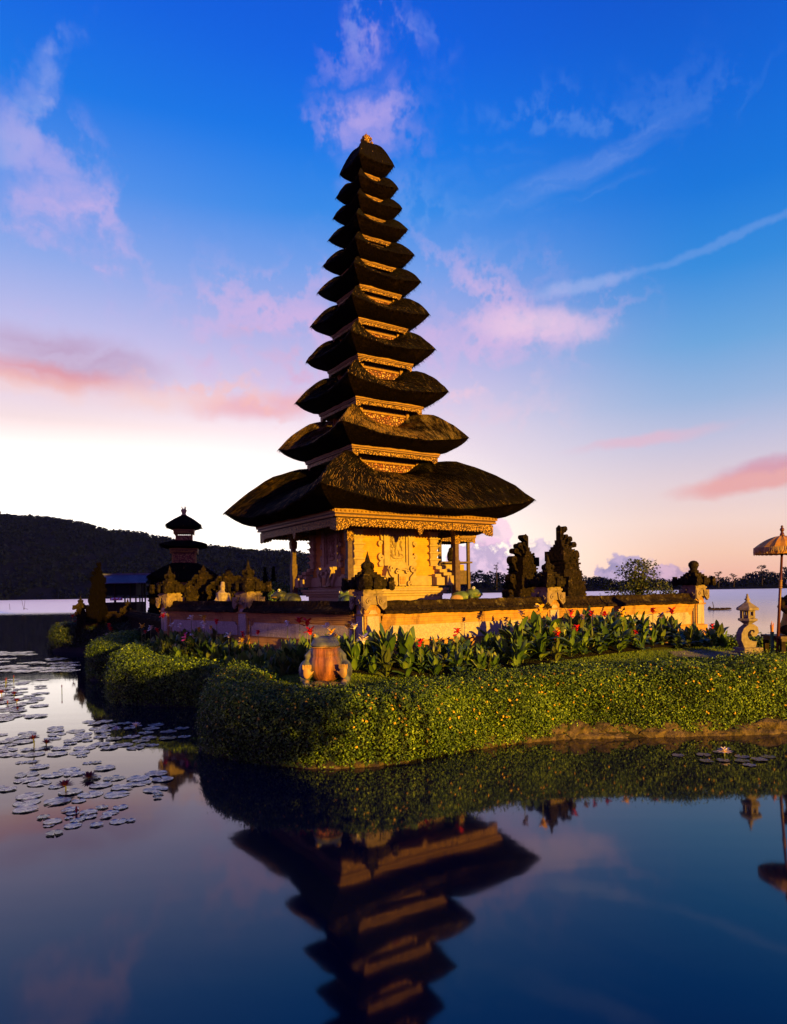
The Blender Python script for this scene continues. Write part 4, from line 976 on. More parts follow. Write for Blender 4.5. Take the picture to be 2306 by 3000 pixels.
hedge('clipped bank hedge just left of the front hedge, curling back round a lawn patch',
      [(-3.05, 13.15, .0, .86), (-3.6, 13.62, 0, .86), (-4.5, 13.85, 0, .86), (-5.3, 14.2, 0, .87), (-5.7, 14.95, 0, .9), (-5.85, 15.8, .0, .94), (-6.0, 16.6, .1, .97)], 1.05, 3200, 0.047, group='scalloped bank hedges')
hedge('clipped bank hedge, middle scallop with a bright crest beside the lily water',
      [(-6.1, 17.35, 0, .88), (-6.9, 17.7, 0, .88), (-7.5, 18.0, 0, .9), (-7.85, 18.7, 0, .94), (-8.05, 19.8, 0, .98), (-8.25, 21.0, .1, 1.02)], 1.0, 2500, 0.052, group='scalloped bank hedges')
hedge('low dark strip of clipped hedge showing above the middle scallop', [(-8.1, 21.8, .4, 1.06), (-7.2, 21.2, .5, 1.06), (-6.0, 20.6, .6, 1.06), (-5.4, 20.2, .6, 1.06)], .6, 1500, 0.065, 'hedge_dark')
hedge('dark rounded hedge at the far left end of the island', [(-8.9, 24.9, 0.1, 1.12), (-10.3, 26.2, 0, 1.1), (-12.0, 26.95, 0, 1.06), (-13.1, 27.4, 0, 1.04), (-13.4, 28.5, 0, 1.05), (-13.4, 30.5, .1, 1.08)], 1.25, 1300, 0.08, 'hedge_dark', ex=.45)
hedge('low clipped hedge by the water behind the stone lantern', [(6.3, 14.05, .7, 1.14), (7.2, 13.75, .7, 1.12), (8.6, 13.65, .7, 1.12)], .55, 2200, 0.055)

# stones of the bank
t = thing('retaining_wall', 'low rubble wall of brown stones at the waterline under the front hedge', 'stone wall', (0, 0, 0))
m = MB(); Cs, Ls = resample([(6.1, 10.3), (5.8, 10.13), (4.05, 10.02), (2.1, 9.9), (0.6, 9.17), (-0.1, 8.63), (-0.9, 8.48), (-1.35, 8.62), (-2.25, 9.12), (-2.72, 9.66)], 190)
for k in range(190):
    x, y = Cs[k]; right = x > .9
    for lay in range(2 if right and k % 5 else 1):
        r = random.uniform(.06, .2 if right else .11); zz = random.uniform(-.04, .03) + lay * random.uniform(.06, .13)
        if lay and random.random() < .35: continue
        bmx = [(random.uniform(.7, 1.2), random.uniform(-.25, .25)) for q in range(14)]
        o = len(m.v); rot = random.uniform(0, 6.28); n0 = len(m.v)
        ico = bmesh.new(); bmesh.ops.create_icosphere(ico, subdivisions=1, radius=1)
        for v in ico.verts:
            p = v.co.copy(); f = 1 + noise.noise(p * 1.3 + Vector((k * 3.1, lay * 7.7, 0))) * .55
            px_, py_, pz_ = p.x * r * 1.25 * f, p.y * r * .75 * f, p.z * r * .62 * f
            m.v.append((x + px_ * math.cos(rot * .12) - py_ * math.sin(rot * .12), y + .04 + lay * .05 + py_, zz + pz_))
        for f_ in ico.faces: m.f.append(tuple(o + v.index for v in f_.verts)); m.mi.append(0)
        ico.free()
m.build('rubble', 'rock', t)

# ------------------------------------------------------------------ cannas
def canna_foliage(seed, floppy):
    r = np.random.default_rng(seed); V = []; Q = []; Tn = []
    nl = int(r.integers(13, 19)); az = r.uniform(0, 6.28)
    for k in range(nl):
        q = k / (nl - 1); az += 2.4 + r.uniform(-.5, .5); z0 = 0.05 + 0.5 * q * r.uniform(.8, 1.1)
        L = r.uniform(.34, .56) * (1.0 - .25 * abs(q - .45)); W_ = L * r.uniform(.17, .25); e = R(r.uniform(58, 82) - floppy * r.uniform(0, 22)); bend = R(r.uniform(15, 50) + floppy * r.uniform(10, 55)); tw = r.uniform(-.7, .7)
        if r.random() < .25: bend *= .3; e = R(84)
        pos = np.array([0.02 * math.cos(az), 0.02 * math.sin(az), z0]); o = len(V); ns = 8; tint = r.beta(2, 2.4)
        for i in range(ns):
            f = i / (ns - 1); el = e - bend * f ** 1.4
            d = np.array([math.cos(el) * math.cos(az), math.cos(el) * math.sin(az), math.sin(el)]); side = np.array([-math.sin(az), math.cos(az), 0]); up = np.cross(d, side) * -1
            side2 = side * math.cos(tw * f) + up * math.sin(tw * f); up2 = np.cross(side2, d)
            w = W_ * (math.sin(math.pi * min(1, (f * .93 + .05)) ** .8) ** .85) * (1 if f < 1 else .05)
            wav = .01 * math.sin(f * 11 + k)
            V += [pos + side2 * w + up2 * (w * .28 + wav), pos, pos - side2 * w + up2 * (w * .28 - wav)]
            Tn += [tint, min(1, tint + .12), tint]
            pos = pos + d * L / (ns - 1)
        for i in range(ns - 1):
            a = o + i * 3; Q += [(a, a + 1, a + 4, a + 3), (a + 1, a + 2, a + 5, a + 4)]
    return np.array(V), np.array(Q), np.array(Tn)
CV = [canna_foliage(100 + k, 0.3 if k < 6 else 1.35) for k in range(13)]
fol_me = []
for k, (V, Q, Tn) in enumerate(CV):
    o = np_mesh('foliage', V, Q, 'canna', None, Tn, smooth=True); fol_me.append(o.data); bpy.data.objects.remove(o)
m = MB(); m.tube([(0, 0, -.08), (.01, 0, .3), (0, .01, .62)], [.016, .013, .009], 6); o = m.build('stem', 'stem'); stem_me = o.data; bpy.data.objects.remove(o)
m = MB(); m.tube([(0, 0, .5), (.005, 0, .8), (0, 0, .97)], [.009, .007, .005], 5); o = m.build('flower_stalk', 'stem'); stalk_me = o.data; bpy.data.objects.remove(o)
def flower_mesh(mname, seed, big=1.0):
    r = np.random.default_rng(seed); V = []; Q = []
    for k in range(13):
        a = r.uniform(0, 6.28); e = r.uniform(-.2, 1.3); c = np.array([0, 0, r.uniform(-.07, .06)]) * big
        d = np.array([math.cos(e) * math.cos(a), math.cos(e) * math.sin(a), math.sin(e)]); sd = np.array([-math.sin(a), math.cos(a), 0]); up = np.cross(d, sd); L = r.uniform(.07, .115) * big; w = L * .34; o = len(V)
        for f, ww in ((0, .3), (.35, .8), (.7, 1.0), (1.0, .35)):
            p = c + d * L * f - up * (f ** 2) * L * .25
            V += [p + sd * w * ww, p - sd * w * ww + up * w * .3]
        for i in range(3): Q.append((o + i * 2, o + i * 2 + 1, o + i * 2 + 3, o + i * 2 + 2))
    o = np_mesh('flower', np.array(V), np.array(Q), mname, None, smooth=True); me = o.data; bpy.data.objects.remove(o); return me
FL = {c: [flower_mesh(c, s) for s in (1, 2)] for c in ('red', 'cream', 'gold_flower', 'mauve')}
def obj_of(name, me, parent):
    o = bpy.data.objects.new(name, me); COL.objects.link(o); o.parent = parent; return o
BEDL = [(-6.35, 17.35), (-5.7, 16.5), (-4.95, 15.6), (-4.2, 14.6), (-3.3, 13.5), (-2.4, 12.5), (-1.6, 11.75), (-.9, 11.2), (-.4, 11.0), (.1, 10.95), (.9, 11.2), (1.8, 11.75), (2.9, 12.35), (4.0, 12.85), (5.2, 13.35), (6.2, 13.8), (6.7, 14.0)]
BC, BLn = resample(BEDL, 240)
def bed_at(px):
    u = (px - CX) / F; k = int(np.argmin(np.abs(BC[:, 0] / BC[:, 1] - u))); return BC[k]
def canna(x, y, H, label, group, flower=None, var=0, size=1.0):
    t = thing('canna_plant', label, 'canna', (x, y, ground(x, y)), random.uniform(0, 6.28), group); t.scale = (H,) * 3
    fo_ = obj_of('foliage', fol_me[var], t); fo_.scale = (.86, .86, .8) if flower else (1, 1, 1); obj_of('stem', stem_me, t)
    if flower:
        obj_of('flower_stalk', stalk_me, t); f = obj_of('flower', random.choice(FL[flower]), t); f.location = (0, 0, 1.0); f.scale = (size / H * .8,) * 3
    return t
CN = {'red': 'red', 'cream': 'cream-white', 'gold_flower': 'golden yellow', 'mauve': 'faded mauve'}
flw = []
for (x, y, c, s) in ((75, 180, 'gold_flower', 1.1), (130, 190, 'cream', 1), (205, 120, 'red', 1.2), (170, 205, 'red', 1), (260, 175, 'cream', 1.1), (310, 180, 'cream', 1), (380, 130, 'cream', 1), (458, 135, 'gold_flower', 1.3), (458, 175, 'cream', 1.3), (425, 200, 'gold_flower', .9), (535, 155, 'red', 1), (610, 238, 'cream', 1),
                     (697, 230, 'red', 1), (790, 222, 'red', .9), (690, 270, 'gold_flower', 1), (970, 165, 'cream', .8), (1045, 152, 'red', 1.2), (1092, 160, 'red', 1.2), (1112, 213, 'red', 1.2), (1215, 185, 'cream', 1.1), (1345, 185, 'gold_flower', .9), (1382, 180, 'cream', 1.1), (1440, 265, 'cream', 1.5), (1245, 220, 'gold_flower', 1), (95, 215, 'red', .8), (500, 190, 'gold_flower', .8)):
    flw.append((380 + x / 2.1, 1750 + y / 2.1, c, s))
for (x, y, c, s) in ((650, 400, 'red', 1), (950, 315, 'red', 1), (1630, 130, 'gold_flower', 1.4)): flw.append((1000 + x / 2.8, 1740 + y / 2.8, c, s))
for (x, y, c, s) in ((310, 815, 'mauve', 1), (655, 810, 'red', 1.1), (800, 815, 'red', 1), (893, 822, 'red', 1), (562, 965, 'red', 1.1), (560, 935, 'gold_flower', 1), (695, 918, 'red', 1), (1018, 815, 'gold_flower', 1.2), (1230, 800, 'red', 1.2), (1365, 798, 'red', 1.2), (1290, 832, 'mauve', 1.1), (1645, 905, 'red', 1.1), (740, 840, 'mauve', .9), (1110, 965, 'red', .8)):
    flw.append((1400 + x / 2.4, 1460 + y / 2.4, c, s))
def zone(px): return 0 if px < 800 else 1 if px < 1120 else 2 if px < 1560 else 3
ZN = ['before the shaded left wall', 'around the big frog statue', 'under the sunlit wall near the corner', 'under the right end of the sunlit wall']
ZG = ['left', 'middle', 'centre right', 'right']
flw.sort(key=lambda f: f[0]); cnt = {}
tot = {}
for f in flw: tot[(zone(f[0]), f[2])] = tot.get((zone(f[0]), f[2]), 0) + 1
FP = []
for (px, py, c, s) in flw:
    b = bed_at(px); z_ = zone(px); kx = (z_, c); i = cnt.get(kx, 0); cnt[kx] = i + 1
    which = 'the only' if tot[kx] == 1 else ORD[i]
    d = b[1] + random.uniform(-.55, -.25); p = at_d(px, py, d); g = ground(p.x, d); H = max(.3, p.z - g)
    lab = ('canna with the only %s flower %s' % (CN[c], ZN[z_])) if tot[kx] == 1 else ('%s %s-flowered canna from the left %s' % (ORD[i], CN[c], ZN[z_]))
    canna(p.x, d, H, lab, 'flowering cannas', c, random.randrange(6) if px < 1200 else random.choice([1, 2, 6, 7, 8, 9, 10, 11, 12]), s); FP.append((p.x, d))
k = 0
for i in range(3200):
    if k > 215: break
    s = random.random(); j = int(s * 239); c = BC[j]; tn = BC[min(j + 1, 239)] - BC[max(j - 1, 0)]; nn = np.array([-tn[1], tn[0]]) / np.linalg.norm(tn)
    if c[0] > -1.2 or True:
        off = random.uniform(-.55, .62); x, y = c + nn * off * (1 if c[0] < 6 else .6)
    if any((x - a) ** 2 + (y - b) ** 2 < .195 ** 2 for a, b in FP): continue
    if abs(x + .95) < .32 and y < 10.6: continue
    FP.append((x, y)); px = CX + x / y * F; z_ = zone(px)
    H = random.uniform(.46, .64) if z_ < 2 else random.uniform(.46, .62) if z_ == 2 and px > 1200 and px < 1480 else random.uniform(.6, .86) if px < 1780 else random.uniform(.5, .76)
    if off < -.25: H *= .82
    canna(x, y, H, 'leafy canna without a flower ' + ZN[z_], 'flowerless cannas in the %s bed' % ZG[z_], None, random.randrange(6) if (z_ < 2) else random.choice([1, 2, 4, 6, 7, 8, 9, 10, 11, 12])); k += 1
print('cannas', len(FP))
# bare soil of the bed
V = []; Fq = []
for i in range(0, 240, 4):
    c = BC[i]; tn = BC[min(i + 2, 239)] - BC[max(i - 2, 0)]; nn = np.array([-tn[1], tn[0]]) / np.linalg.norm(tn)
    for q in (-.5, -.3, .1, .5, .85): x, y = c + nn * q; V.append((x, y, ground(x, y) + .018 + (0 if abs(q) > .6 else .03)))
for i in range(59):
    for q in range(4): a = i * 5 + q; Fq.append((a, a + 5, a + 6, a + 1))
m = MB(); m.add(V, Fq); tag(m.build('flower_bed_soil', 'soil', smooth=True), kind='structure')

# pink cosmos bush in the left bed
def leaf_bush(name, label, cat, x, y, z, rx, rz, n, leaf, mname, stems=5, group=None, flowers=None, clumps=8, base=0.1):
    t = thing(name, label, cat, (x, y, z), group=group)
    m = MB()
    cs = []
    for k in range(clumps):
        a = random.uniform(0, 6.28); rr = rx * random.uniform(.1, .85); zz = rz * random.uniform(.25, .95); rr *= 1.15 - .6 * (zz / rz) ** 2
        cs.append((rr * math.cos(a), rr * math.sin(a), zz)); m.tube([(0, 0, -.05), (rr * .4 * math.cos(a), rr * .4 * math.sin(a), zz * .5), cs[-1]], [.018 * rx * 2, .012 * rx * 2, .005], 5)
    m.build('stems', 'bark', t)
    P, Nn, sz = crown_cloud(cs, [rx * .42] * clumps, n // clumps, 0, .9); ok = P[:, 2] > base * rz
    P, Nn = P[ok], Nn[ok]; V, Q = leaf_arrays(P, Nn, np.full(len(P), leaf), .3, .8); np_mesh('foliage', V, Q, mname, t, np.repeat(rng.beta(2, 2, len(P)), 4))
    if flowers:
        for k, (fx, fy, fz, fm) in enumerate(flowers):
            f = flower_mesh(fm, k + 40, 1.0); o = obj_of('flower', f, t); o.location = (fx, fy, fz)
    return t
b = bed_at(565); leaf_bush('cosmos_plant', 'feathery-leaved plant with a pink flower and pale stems among the left cannas', 'flower', b[0] + .03, b[1] - .45, ground(b[0], b[1] - .45), .26, .5, 900, .06, 'shrub', flowers=[(-.04, -.1, .56, 'pink'), (.08, -.05, .52, 'cream')])
for k, (px, py, c) in enumerate(((80, 1060, 'red'), (110, 1190, 'red'), (300, 1220, 'red'), (770, 1050, 'red'), (800, 1140, 'red'), (1270, 1190, 'red'), (230, 1130, 'gold_flower'), (480, 1245, 'cream'), (740, 1215, 'cream'))):
    d = 27.6 + .2 * k if px < 700 else 25.5; p = at_d(200 + px / 6.46, 1640 + py / 6.46, d); g = max(.5, ground(p.x, d))
    canna(p.x, d, max(.4, p.z - g), ['canna with a red bloom at the far left above the dark hedge', 'canna with a lower orange-red bloom near the far left end of the dark hedge', 'small red canna in front of the small left pillar', 'tall red canna between the two dark left pillars', 'lower red canna between the two dark left pillars', 'red canna right of the second dark left pillar', 'small yellow canna beside the small left pillar', 'small white canna above the middle of the dark hedge', 'small pale canna under the tin-roofed pavilion'][k], 'flowering cannas', c, k % 6, 1.5)

# ------------------------------------------------------------------ frogs
def frog_mat(name, back, belly, vx=.18, vz=.52, yellow=None):
    m, t, b = mat(name); co = N(t, 'ShaderNodeTexCoord').outputs['Object']; sp = N(t, 'ShaderNodeSeparateXYZ', inp={0: co})
    n = N(t, 'ShaderNodeTexNoise', inp={0: co, 'Scale': 9.0, 'Detail': 6.0}).outputs[0]
    ax = M(t, 'ADD', M(t, 'ABSOLUTE', sp.outputs[0]), M(t, 'MULTIPLY', M(t, 'SUBTRACT', n, .5), .12))
    f = M(t, 'MULTIPLY', M(t, 'MULTIPLY', SMOOTH(t, ax, vx + .07, vx - .09), SMOOTH(t, sp.outputs[2], vz + .01, vz - .015)), SMOOTH(t, sp.outputs[1], .02, -.06))
    st = N(t, 'ShaderNodeTexNoise', inp={0: N(t, 'ShaderNodeMapping', inp={0: co, 3: (30, 30, 4)}).outputs[0], 'Scale': 1.0, 'Detail': 5.0}).outputs[0]
    bl = MIX(t, SMOOTH(t, st, .35, .65), L4([v * .55 for v in belly]), L4(belly)); bk = MIX(t, SMOOTH(t, n, .35, .65), L4([v * .6 for v in back]), L4(back))
    hand = M(t, 'MULTIPLY', SMOOTH(t, sp.outputs[1], -.19, -.225), SMOOTH(t, sp.outputs[2], .05, .09))
    col = MIX(t, hand, MIX(t, f, bk, bl), (.34, .19, .065, 1))
    t.links.new(col, b.inputs['Base Color']); b.inputs['Roughness'].default_value = .5; setbump(t, b, n, .3, .01); return m
MT['frog'] = frog_mat('painted_frog', (.12, .13, .12), (.36, .12, .045))
MT['frog_green'] = frog_mat('green_frog_paint', (.11, .16, .05), (.5, .45, .2), 0, 0); MT['frog_dark'] = frog_mat('grey_frog_paint', (.035, .04, .05), (.1, .1, .1), 0, 0)
fp = at_z(948, 2010, .84)
t = thing('frog_statue', 'big painted frog statue sitting upright with raised palms behind the front hedge', 'statue', (fp.x, fp.y + .32, .82), R(4)); t.scale = (1.05, 1.05, 1.07)
m = MB()
m.ell((0, .02, .27), (.235, .21, .27), 20, 14); m.ell((0, .03, .43), (.215, .2, .19), 20, 14); m.ell((0, 0, .56), (.205, .2, .075), 20, 12); m.ell((0, .04, .60), (.185, .17, .075), 20, 12)
m.ell((0, -.03, .545), (.208, .19, .022), 20, 8)
for sg in (-1, 1):
    m.ell((sg * .135, .02, .675), (.055, .06, .045), 12, 9)
    m.tube([(sg * .17, .03, .46), (sg * .25, .02, .38), (sg * .275, -.02, .26), (sg * .27, -.12, .17), (sg * .25, -.2, .15)], [.06, .055, .048, .04, .035], 10)
    m.ell((sg * .25, -.225, .19), (.058, .028, .085), 12, 9)
    for k in range(4): m.tube([(sg * .25 + (k - 1.5) * .034, -.23, .24), (sg * .25 + (k - 1.5) * .036, -.235, .285), (sg * .25 + (k - 1.5) * .036, -.25, .30)], [.016, .015, .013], 8)
    m.tube([(sg * .25 - sg * .055, -.22, .17), (sg * .25 - sg * .09, -.225, .215)], [.016, .012], 8)
    m.ell((sg * .28, .03, .19), (.10, .19, .15), 14, 10); m.tube([(sg * .3, -.1, .1), (sg * .27, -.15, .06), (sg * .25, -.24, .035)], [.07, .055, .045], 10)
    for k in range(3): m.tube([(sg * .25, -.24, .03), (sg * .25 + (k - 1) * .06, -.32, .022)], [.03, .022], 8)
bd = remeshed(m, 'body', 'frog', t, .011, 2)
m = MB(); m.tube([(-.2, -.045, .522)] + [(.21 * math.sin(a), -.02 - .185 * math.cos(a), .53 - .006 * abs(a)) for a in np.linspace(-1.35, 1.35, 15)] + [(.2, -.045, .522)], .007, 6); m.build('mouth_line', 'ochre', t, smooth=True)
for sg in (-1, 1):
    m = MB(); m.ell((sg * .15, -.03, .685), (.026, .022, .026), 10, 8); e = m.build('eye', 'ochre', t, smooth=True); m = MB(); m.ell((sg * .153, -.045, .687), (.012, .01, .014), 8, 6); m.build('pupil', 'black', e, smooth=True)
m = MB(); m.tube([(-.24, -.2, .01), (-.08, -.25, .03), (.08, -.24, .02), (.24, -.2, .015)], [.05, .06, .05, .04], 10); m.build('plinth', 'rock', t, smooth=True)
def low_frog(px, py, d, rz, s, label, mn, z=None):
    p = at_d(px, py, d); t = thing('frog_statue', label, 'statue', (p.x, p.y, p.z if z is None else z), rz, 'crouching frog statues'); t.scale = (s,) * 3
    m = MB(); m.ell((-.12, 0, .15), (.26, .17, .15), 16, 12); m.ell((.14, 0, .24), (.18, .15, .12), 16, 12); m.ell((.26, 0, .22), (.12, .12, .06), 14, 10); m.ell((.24, 0, .17), (.1, .11, .05), 14, 10)
    for sg in (-1, 1):
        m.ell((.15, sg * .09, .35), (.055, .05, .055), 10, 8); m.ell((-.22, sg * .17, .12), (.17, .07, .11), 12, 9); m.tube([(.1, sg * .13, .18), (.14, sg * .19, .08), (.2, sg * .2, .02)], [.05, .04, .035], 8); m.tube([(-.3, sg * .2, .05), (-.08, sg * .23, .02)], [.04, .03], 8)
    remeshed(m, 'body', mn, t, .012, 2)
    for sg in (-1, 1):
        m = MB(); m.ell((.165, sg * .125, .365), (.035, .02, .035), 10, 8); e = m.build('eye', 'white', t, smooth=True); m = MB(); m.ell((.172, sg * .142, .367), (.017, .01, .017), 8, 6); m.build('pupil', 'black', e, smooth=True)
    m = MB(); m.tube([(.37, 0, .195)] + [(.26 + .115 * math.cos(a), .122 * math.sin(a), .195) for a in np.linspace(-2, 2, 11)], .008, 5); m.build('mouth_line', 'ochre', t)
low_frog(1368, 1768, 15.4, R(-8), .95, 'green spotted frog statue crouching right of the tower above the sunlit wall', 'frog_green')
low_frog(838, 1772, 16.2, R(188), .95, 'dark grey frog statue with white eye crouching left of the tower', 'frog_dark')
low_frog(1016, 1776, 14.3, R(120), .8, 'pale green frog statue half hidden behind the near corner pillar', 'frog_green')

# ------------------------------------------------------------------ stone lantern
lp = at_z(2192, 1918, .99); t = thing('stone_lantern', 'pale stone lantern with curled scroll stem standing on a slab by the water', 'lantern', (lp.x, lp.y, .97), R(12))
hexr = lambda m, r, z0, r1, z1, seg=6: m.lathe([(r, z0), (r1, z1)], seg)
m = MB(); m.ell((.02, -.03, .0), (.24, .19, .07), 12, 7); m.ell((-.12, -.06, -.02), (.16, .12, .06), 10, 6); m.build('base_rock', 'lantern', t)
m = MB(); m.frus(0, 0, .05, .15, .19, .15, .185, .145); m.build('base_slab', 'lantern', t, bevel=.01)
m = MB(); pth = [(.10, .14), (.02, .16), (-.07, .22), (-.115, .30), (-.12, .38), (-.09, .45), (-.02, .50), (.06, .505), (.115, .47), (.125, .42), (.095, .375), (.05, .37), (.025, .40), (.04, .43)]
m.strap(pth, [.12, .105, .085, .072, .062, .055, .052, .05, .047, .044, .04, .036, .03, .022], -.07, .07, XZ(0)); m.build('scroll_stem', 'lantern', t, bevel=.008)
m = MB(); m.lathe([(.06, .52), (.075, .56), (.13, .60), (.165, .615), (.165, .65), (.14, .655)], 6); m.box(-.05, .05, -.05, .05, .49, .54); m.build('platform', 'lantern', t, bevel=.005)
m = MB()
for k in range(6):
    a = math.pi / 6 * 0 + k * math.pi / 3; x, y = .098 * math.cos(a), .098 * math.sin(a); m.frus(x, y, .655, .79, .02, .02)
    b = a + math.pi / 3; m.tube([(x, y, .685), (.098 * math.cos(b), .098 * math.sin(b), .685)], .024, 4); m.tube([(x, y, .785), (.098 * math.cos(b), .098 * math.sin(b), .785)], .016, 4)
m.build('light_chamber', 'lantern', t)
m = MB(); m.lathe([(.11, .79), (.19, .795), (.19, .835), (.13, .875), (.075, .915), (.05, .93)], 6); m.build('roof', 'lantern', t, bevel=.006)
m = MB(); m.lathe([(.045, .925), (.05, .94), (.025, .955), (.05, .985), (.02, 1.01), (.033, 1.025), (.016, 1.04), (.016, 1.075), (.008, 1.08)], 10); m.build('finial', 'lantern', t, smooth=True)

# ------------------------------------------------------------------ ceremonial parasol and altar at the right edge
pb = at_d(2276, 1930, 11.7); ptop = at_d(2292, 1600, 11.68)
t = thing('parasol', 'golden fringed ceremonial parasol on a tall banded red pole', 'parasol', (pb.x, pb.y, .9), 0)
tp = ptop - Vector((pb.x, pb.y, .9)); H_ = tp.z; L_ = lambda f: (tp.x * f, tp.y * f, H_ * f)
MT['silk'] = plain('gold_silk', (.58, .25, .01), .55); MT['fringe'] = plain('pale_fringe', (.55, .36, .14), .7); MT['lacquer'] = plain('red_lacquer', (.085, .02, .012), .35)
MT['green_paint'] = plain('green_bamboo', (.03, .10, .05), .5); MT['cloth_yellow'] = stone('printed_cloth', (.5, .32, .04), (.10, .22, .06), (.35, .06, .03), 6, .7, .2, .01, 8.0); MT['sash'] = plain('orange_sash', (.6, .2, .04), .6)
m = MB(); m.tube([L_(-.05), L_(.5), L_(1.08)], [.026, .024, .018], 10); po = m.build('pole', 'lacquer', t, smooth=True)
m = MB(); 
for f in (.64, .655, .70): m.tube([L_(f - .004), L_(f + .004)], .032, 10)
m.tube([L_(.662), L_(.692)], .027, 10); m.build('gold_band', 'goldband', po)
rad, ch = .435, .2; nr = 16; V = []; Fq = []; zc = H_ - .02
for j in range(9):
    q = j / 8
    for k in range(nr * 2):
        a = k * math.pi / nr; r = rad * q * (1 - (.018 if k % 2 else 0) * q); V.append((tp.x + r * math.cos(a), tp.y + r * math.sin(a), zc + ch * (1 - q ** 1.9) - (0 if k % 2 == 0 else .006)))
for j in range(8):
    for k in range(nr * 2): Fq.append((j * nr * 2 + k, j * nr * 2 + (k + 1) % (nr * 2), (j + 1) * nr * 2 + (k + 1) % (nr * 2), (j + 1) * nr * 2 + k))
m = MB(); m.add(V, Fq); cn = m.build('canopy', 'silk', t)
m = MB()
for k in range(nr): a = k * 2 * math.pi / nr; m.tube([(tp.x + rad * math.cos(a) * q, tp.y + rad * math.sin(a) * q, zc + ch * (1 - q ** 1.9) - .015) for q in (.05, .4, .75, .99)], .006, 4)
m.build('ribs', 'lacquer', cn)
m = MB(); V = []
for k in range(64):
    a = k * 2 * math.pi / 64; V += [(tp.x + rad * math.cos(a) * .985, tp.y + rad * math.sin(a) * .985, zc - .005), (tp.x + rad * math.cos(a) * .975, tp.y + rad * math.sin(a) * .975, zc - .115 - .008 * (k % 2))]
m.add(V, [(k * 2, (k * 2 + 2) % 128, (k * 2 + 3) % 128, k * 2 + 1) for k in range(64)]); m.build('valance', 'silk', cn)
m = MB()
for k in range(110):
    a = k * 2 * math.pi / 110 + random.uniform(-.01, .01); l = random.uniform(.06, .13); x, y = tp.x + rad * math.cos(a), tp.y + rad * math.sin(a); m.tube([(x, y, zc), (x * 1.0, y, zc - l * .5), (x + random.uniform(-.01, .01), y, zc - l)], [.006, .007, .003], 4)
m.build('fringe', 'fringe', cn)
m = MB(); zf_ = zc + ch - .01; m.lathe([(.04, zf_), (.035, zf_ + .03), (.025, zf_ + .06), (.018, zf_ + .075), (.03, zf_ + .095), (.036, zf_ + .115), (.028, zf_ + .135), (.015, zf_ + .15), (.022, zf_ + .165), (.01, zf_ + .185)], 10, tp.x, tp.y); m.build('finial', 'lacquer', t, smooth=True)
ap = Vector((7.06, 11.9, .92))
t = thing('offering_table', 'dark timber offering table standing at the right edge by the water', 'table', ap, 0)
m = MB(); m.box(-.5, .5, -.32, .32, .36, .40); m.box(-.47, .47, -.29, .29, .31, .36); m.build('table_top', 'post', t)
for sx in (-1, 1):
    for sy in (-1, 1): m = MB(); m.box(sx * .44 - .035, sx * .44 + .035, sy * .26 - .035, sy * .26 + .035, -.3, .31); m.build('leg', 'dirtwood', t)
m = MB(); m.box(-.44, .44, -.03, .03, .02, .07); m.build('stretcher', 'dirtwood', t)
t = thing('guardian_statue', 'guardian statue wrapped in yellow and green cloth on the offering table', 'statue', ap + Vector((-.05, 0, .40)), 0)
m = MB(); m.ell((0, 0, .12), (.26, .2, .14), 16, 10); m.ell((0, 0, .36), (.2, .17, .24), 16, 12); m.ell((0, -.01, .60), (.23, .16, .14), 16, 12); m.ell((0, -.02, .83), (.12, .12, .14), 16, 12); m.tube([(0, 0, .6), (0, -.01, .75)], [.09, .08], 10)
for sg in (-1, 1):
    m.tube([(sg * .2, 0, .64), (sg * .28, -.02, .5), (sg * .25, -.14, .42), (sg * .14, -.2, .44)], [.07, .06, .05, .045], 10); m.ell((sg * .12, -.21, .44), (.05, .04, .05), 8, 6); m.ell((sg * .2, -.12, .1), (.14, .16, .09), 12, 8); m.ell((sg * .125, 0, .84), (.025, .03, .06), 8, 6)
m.ell((0, -.14, .82), (.035, .04, .04), 8, 6)
remeshed(m, 'figure', 'darkstone', t, .014, 2)
m = MB(); m.lathe([(.275, .02), (.27, .15), (.22, .3), (.20, .42), (.205, .45)], 18, sy=.85); m.build('wrapped_cloth', 'cloth_yellow', t, smooth=True)
m = MB(); m.lathe([(.215, .43), (.235, .47), (.215, .52)], 18, sy=.85); m.tube([(-.2, -.1, .68), (0, -.19, .6), (.2, -.12, .48)], .04, 8); m.build('sash', 'sash', t, smooth=True)
m = MB(); m.lathe([(.125, .86), (.15, .9), (.135, .97), (.08, 1.04), (.02, 1.08)], 14); m.build('head_cloth', 'white', t, smooth=True)
gp = at_d(2263, 1905, 11.8); t = thing('bamboo_holder', 'green bamboo offering tube with incense sticks beside the parasol pole', 'incense holder', (gp.x, gp.y, .93))
m = MB(); m.lathe([(.03, -.1), (.03, .2), (.033, .21), (.03, .22), (.03, .44), (.034, .45), (.028, .46)], 12); m.build('tube', 'green_paint', t, smooth=True)
for k in range(5): m = MB(); m.tube([(.004 * k - .01, 0, .3), (.02 * k - .03, .01 * k, .58 + .03 * (k % 3))], .006, 5); m.build('incense_stick', 'sash', t)

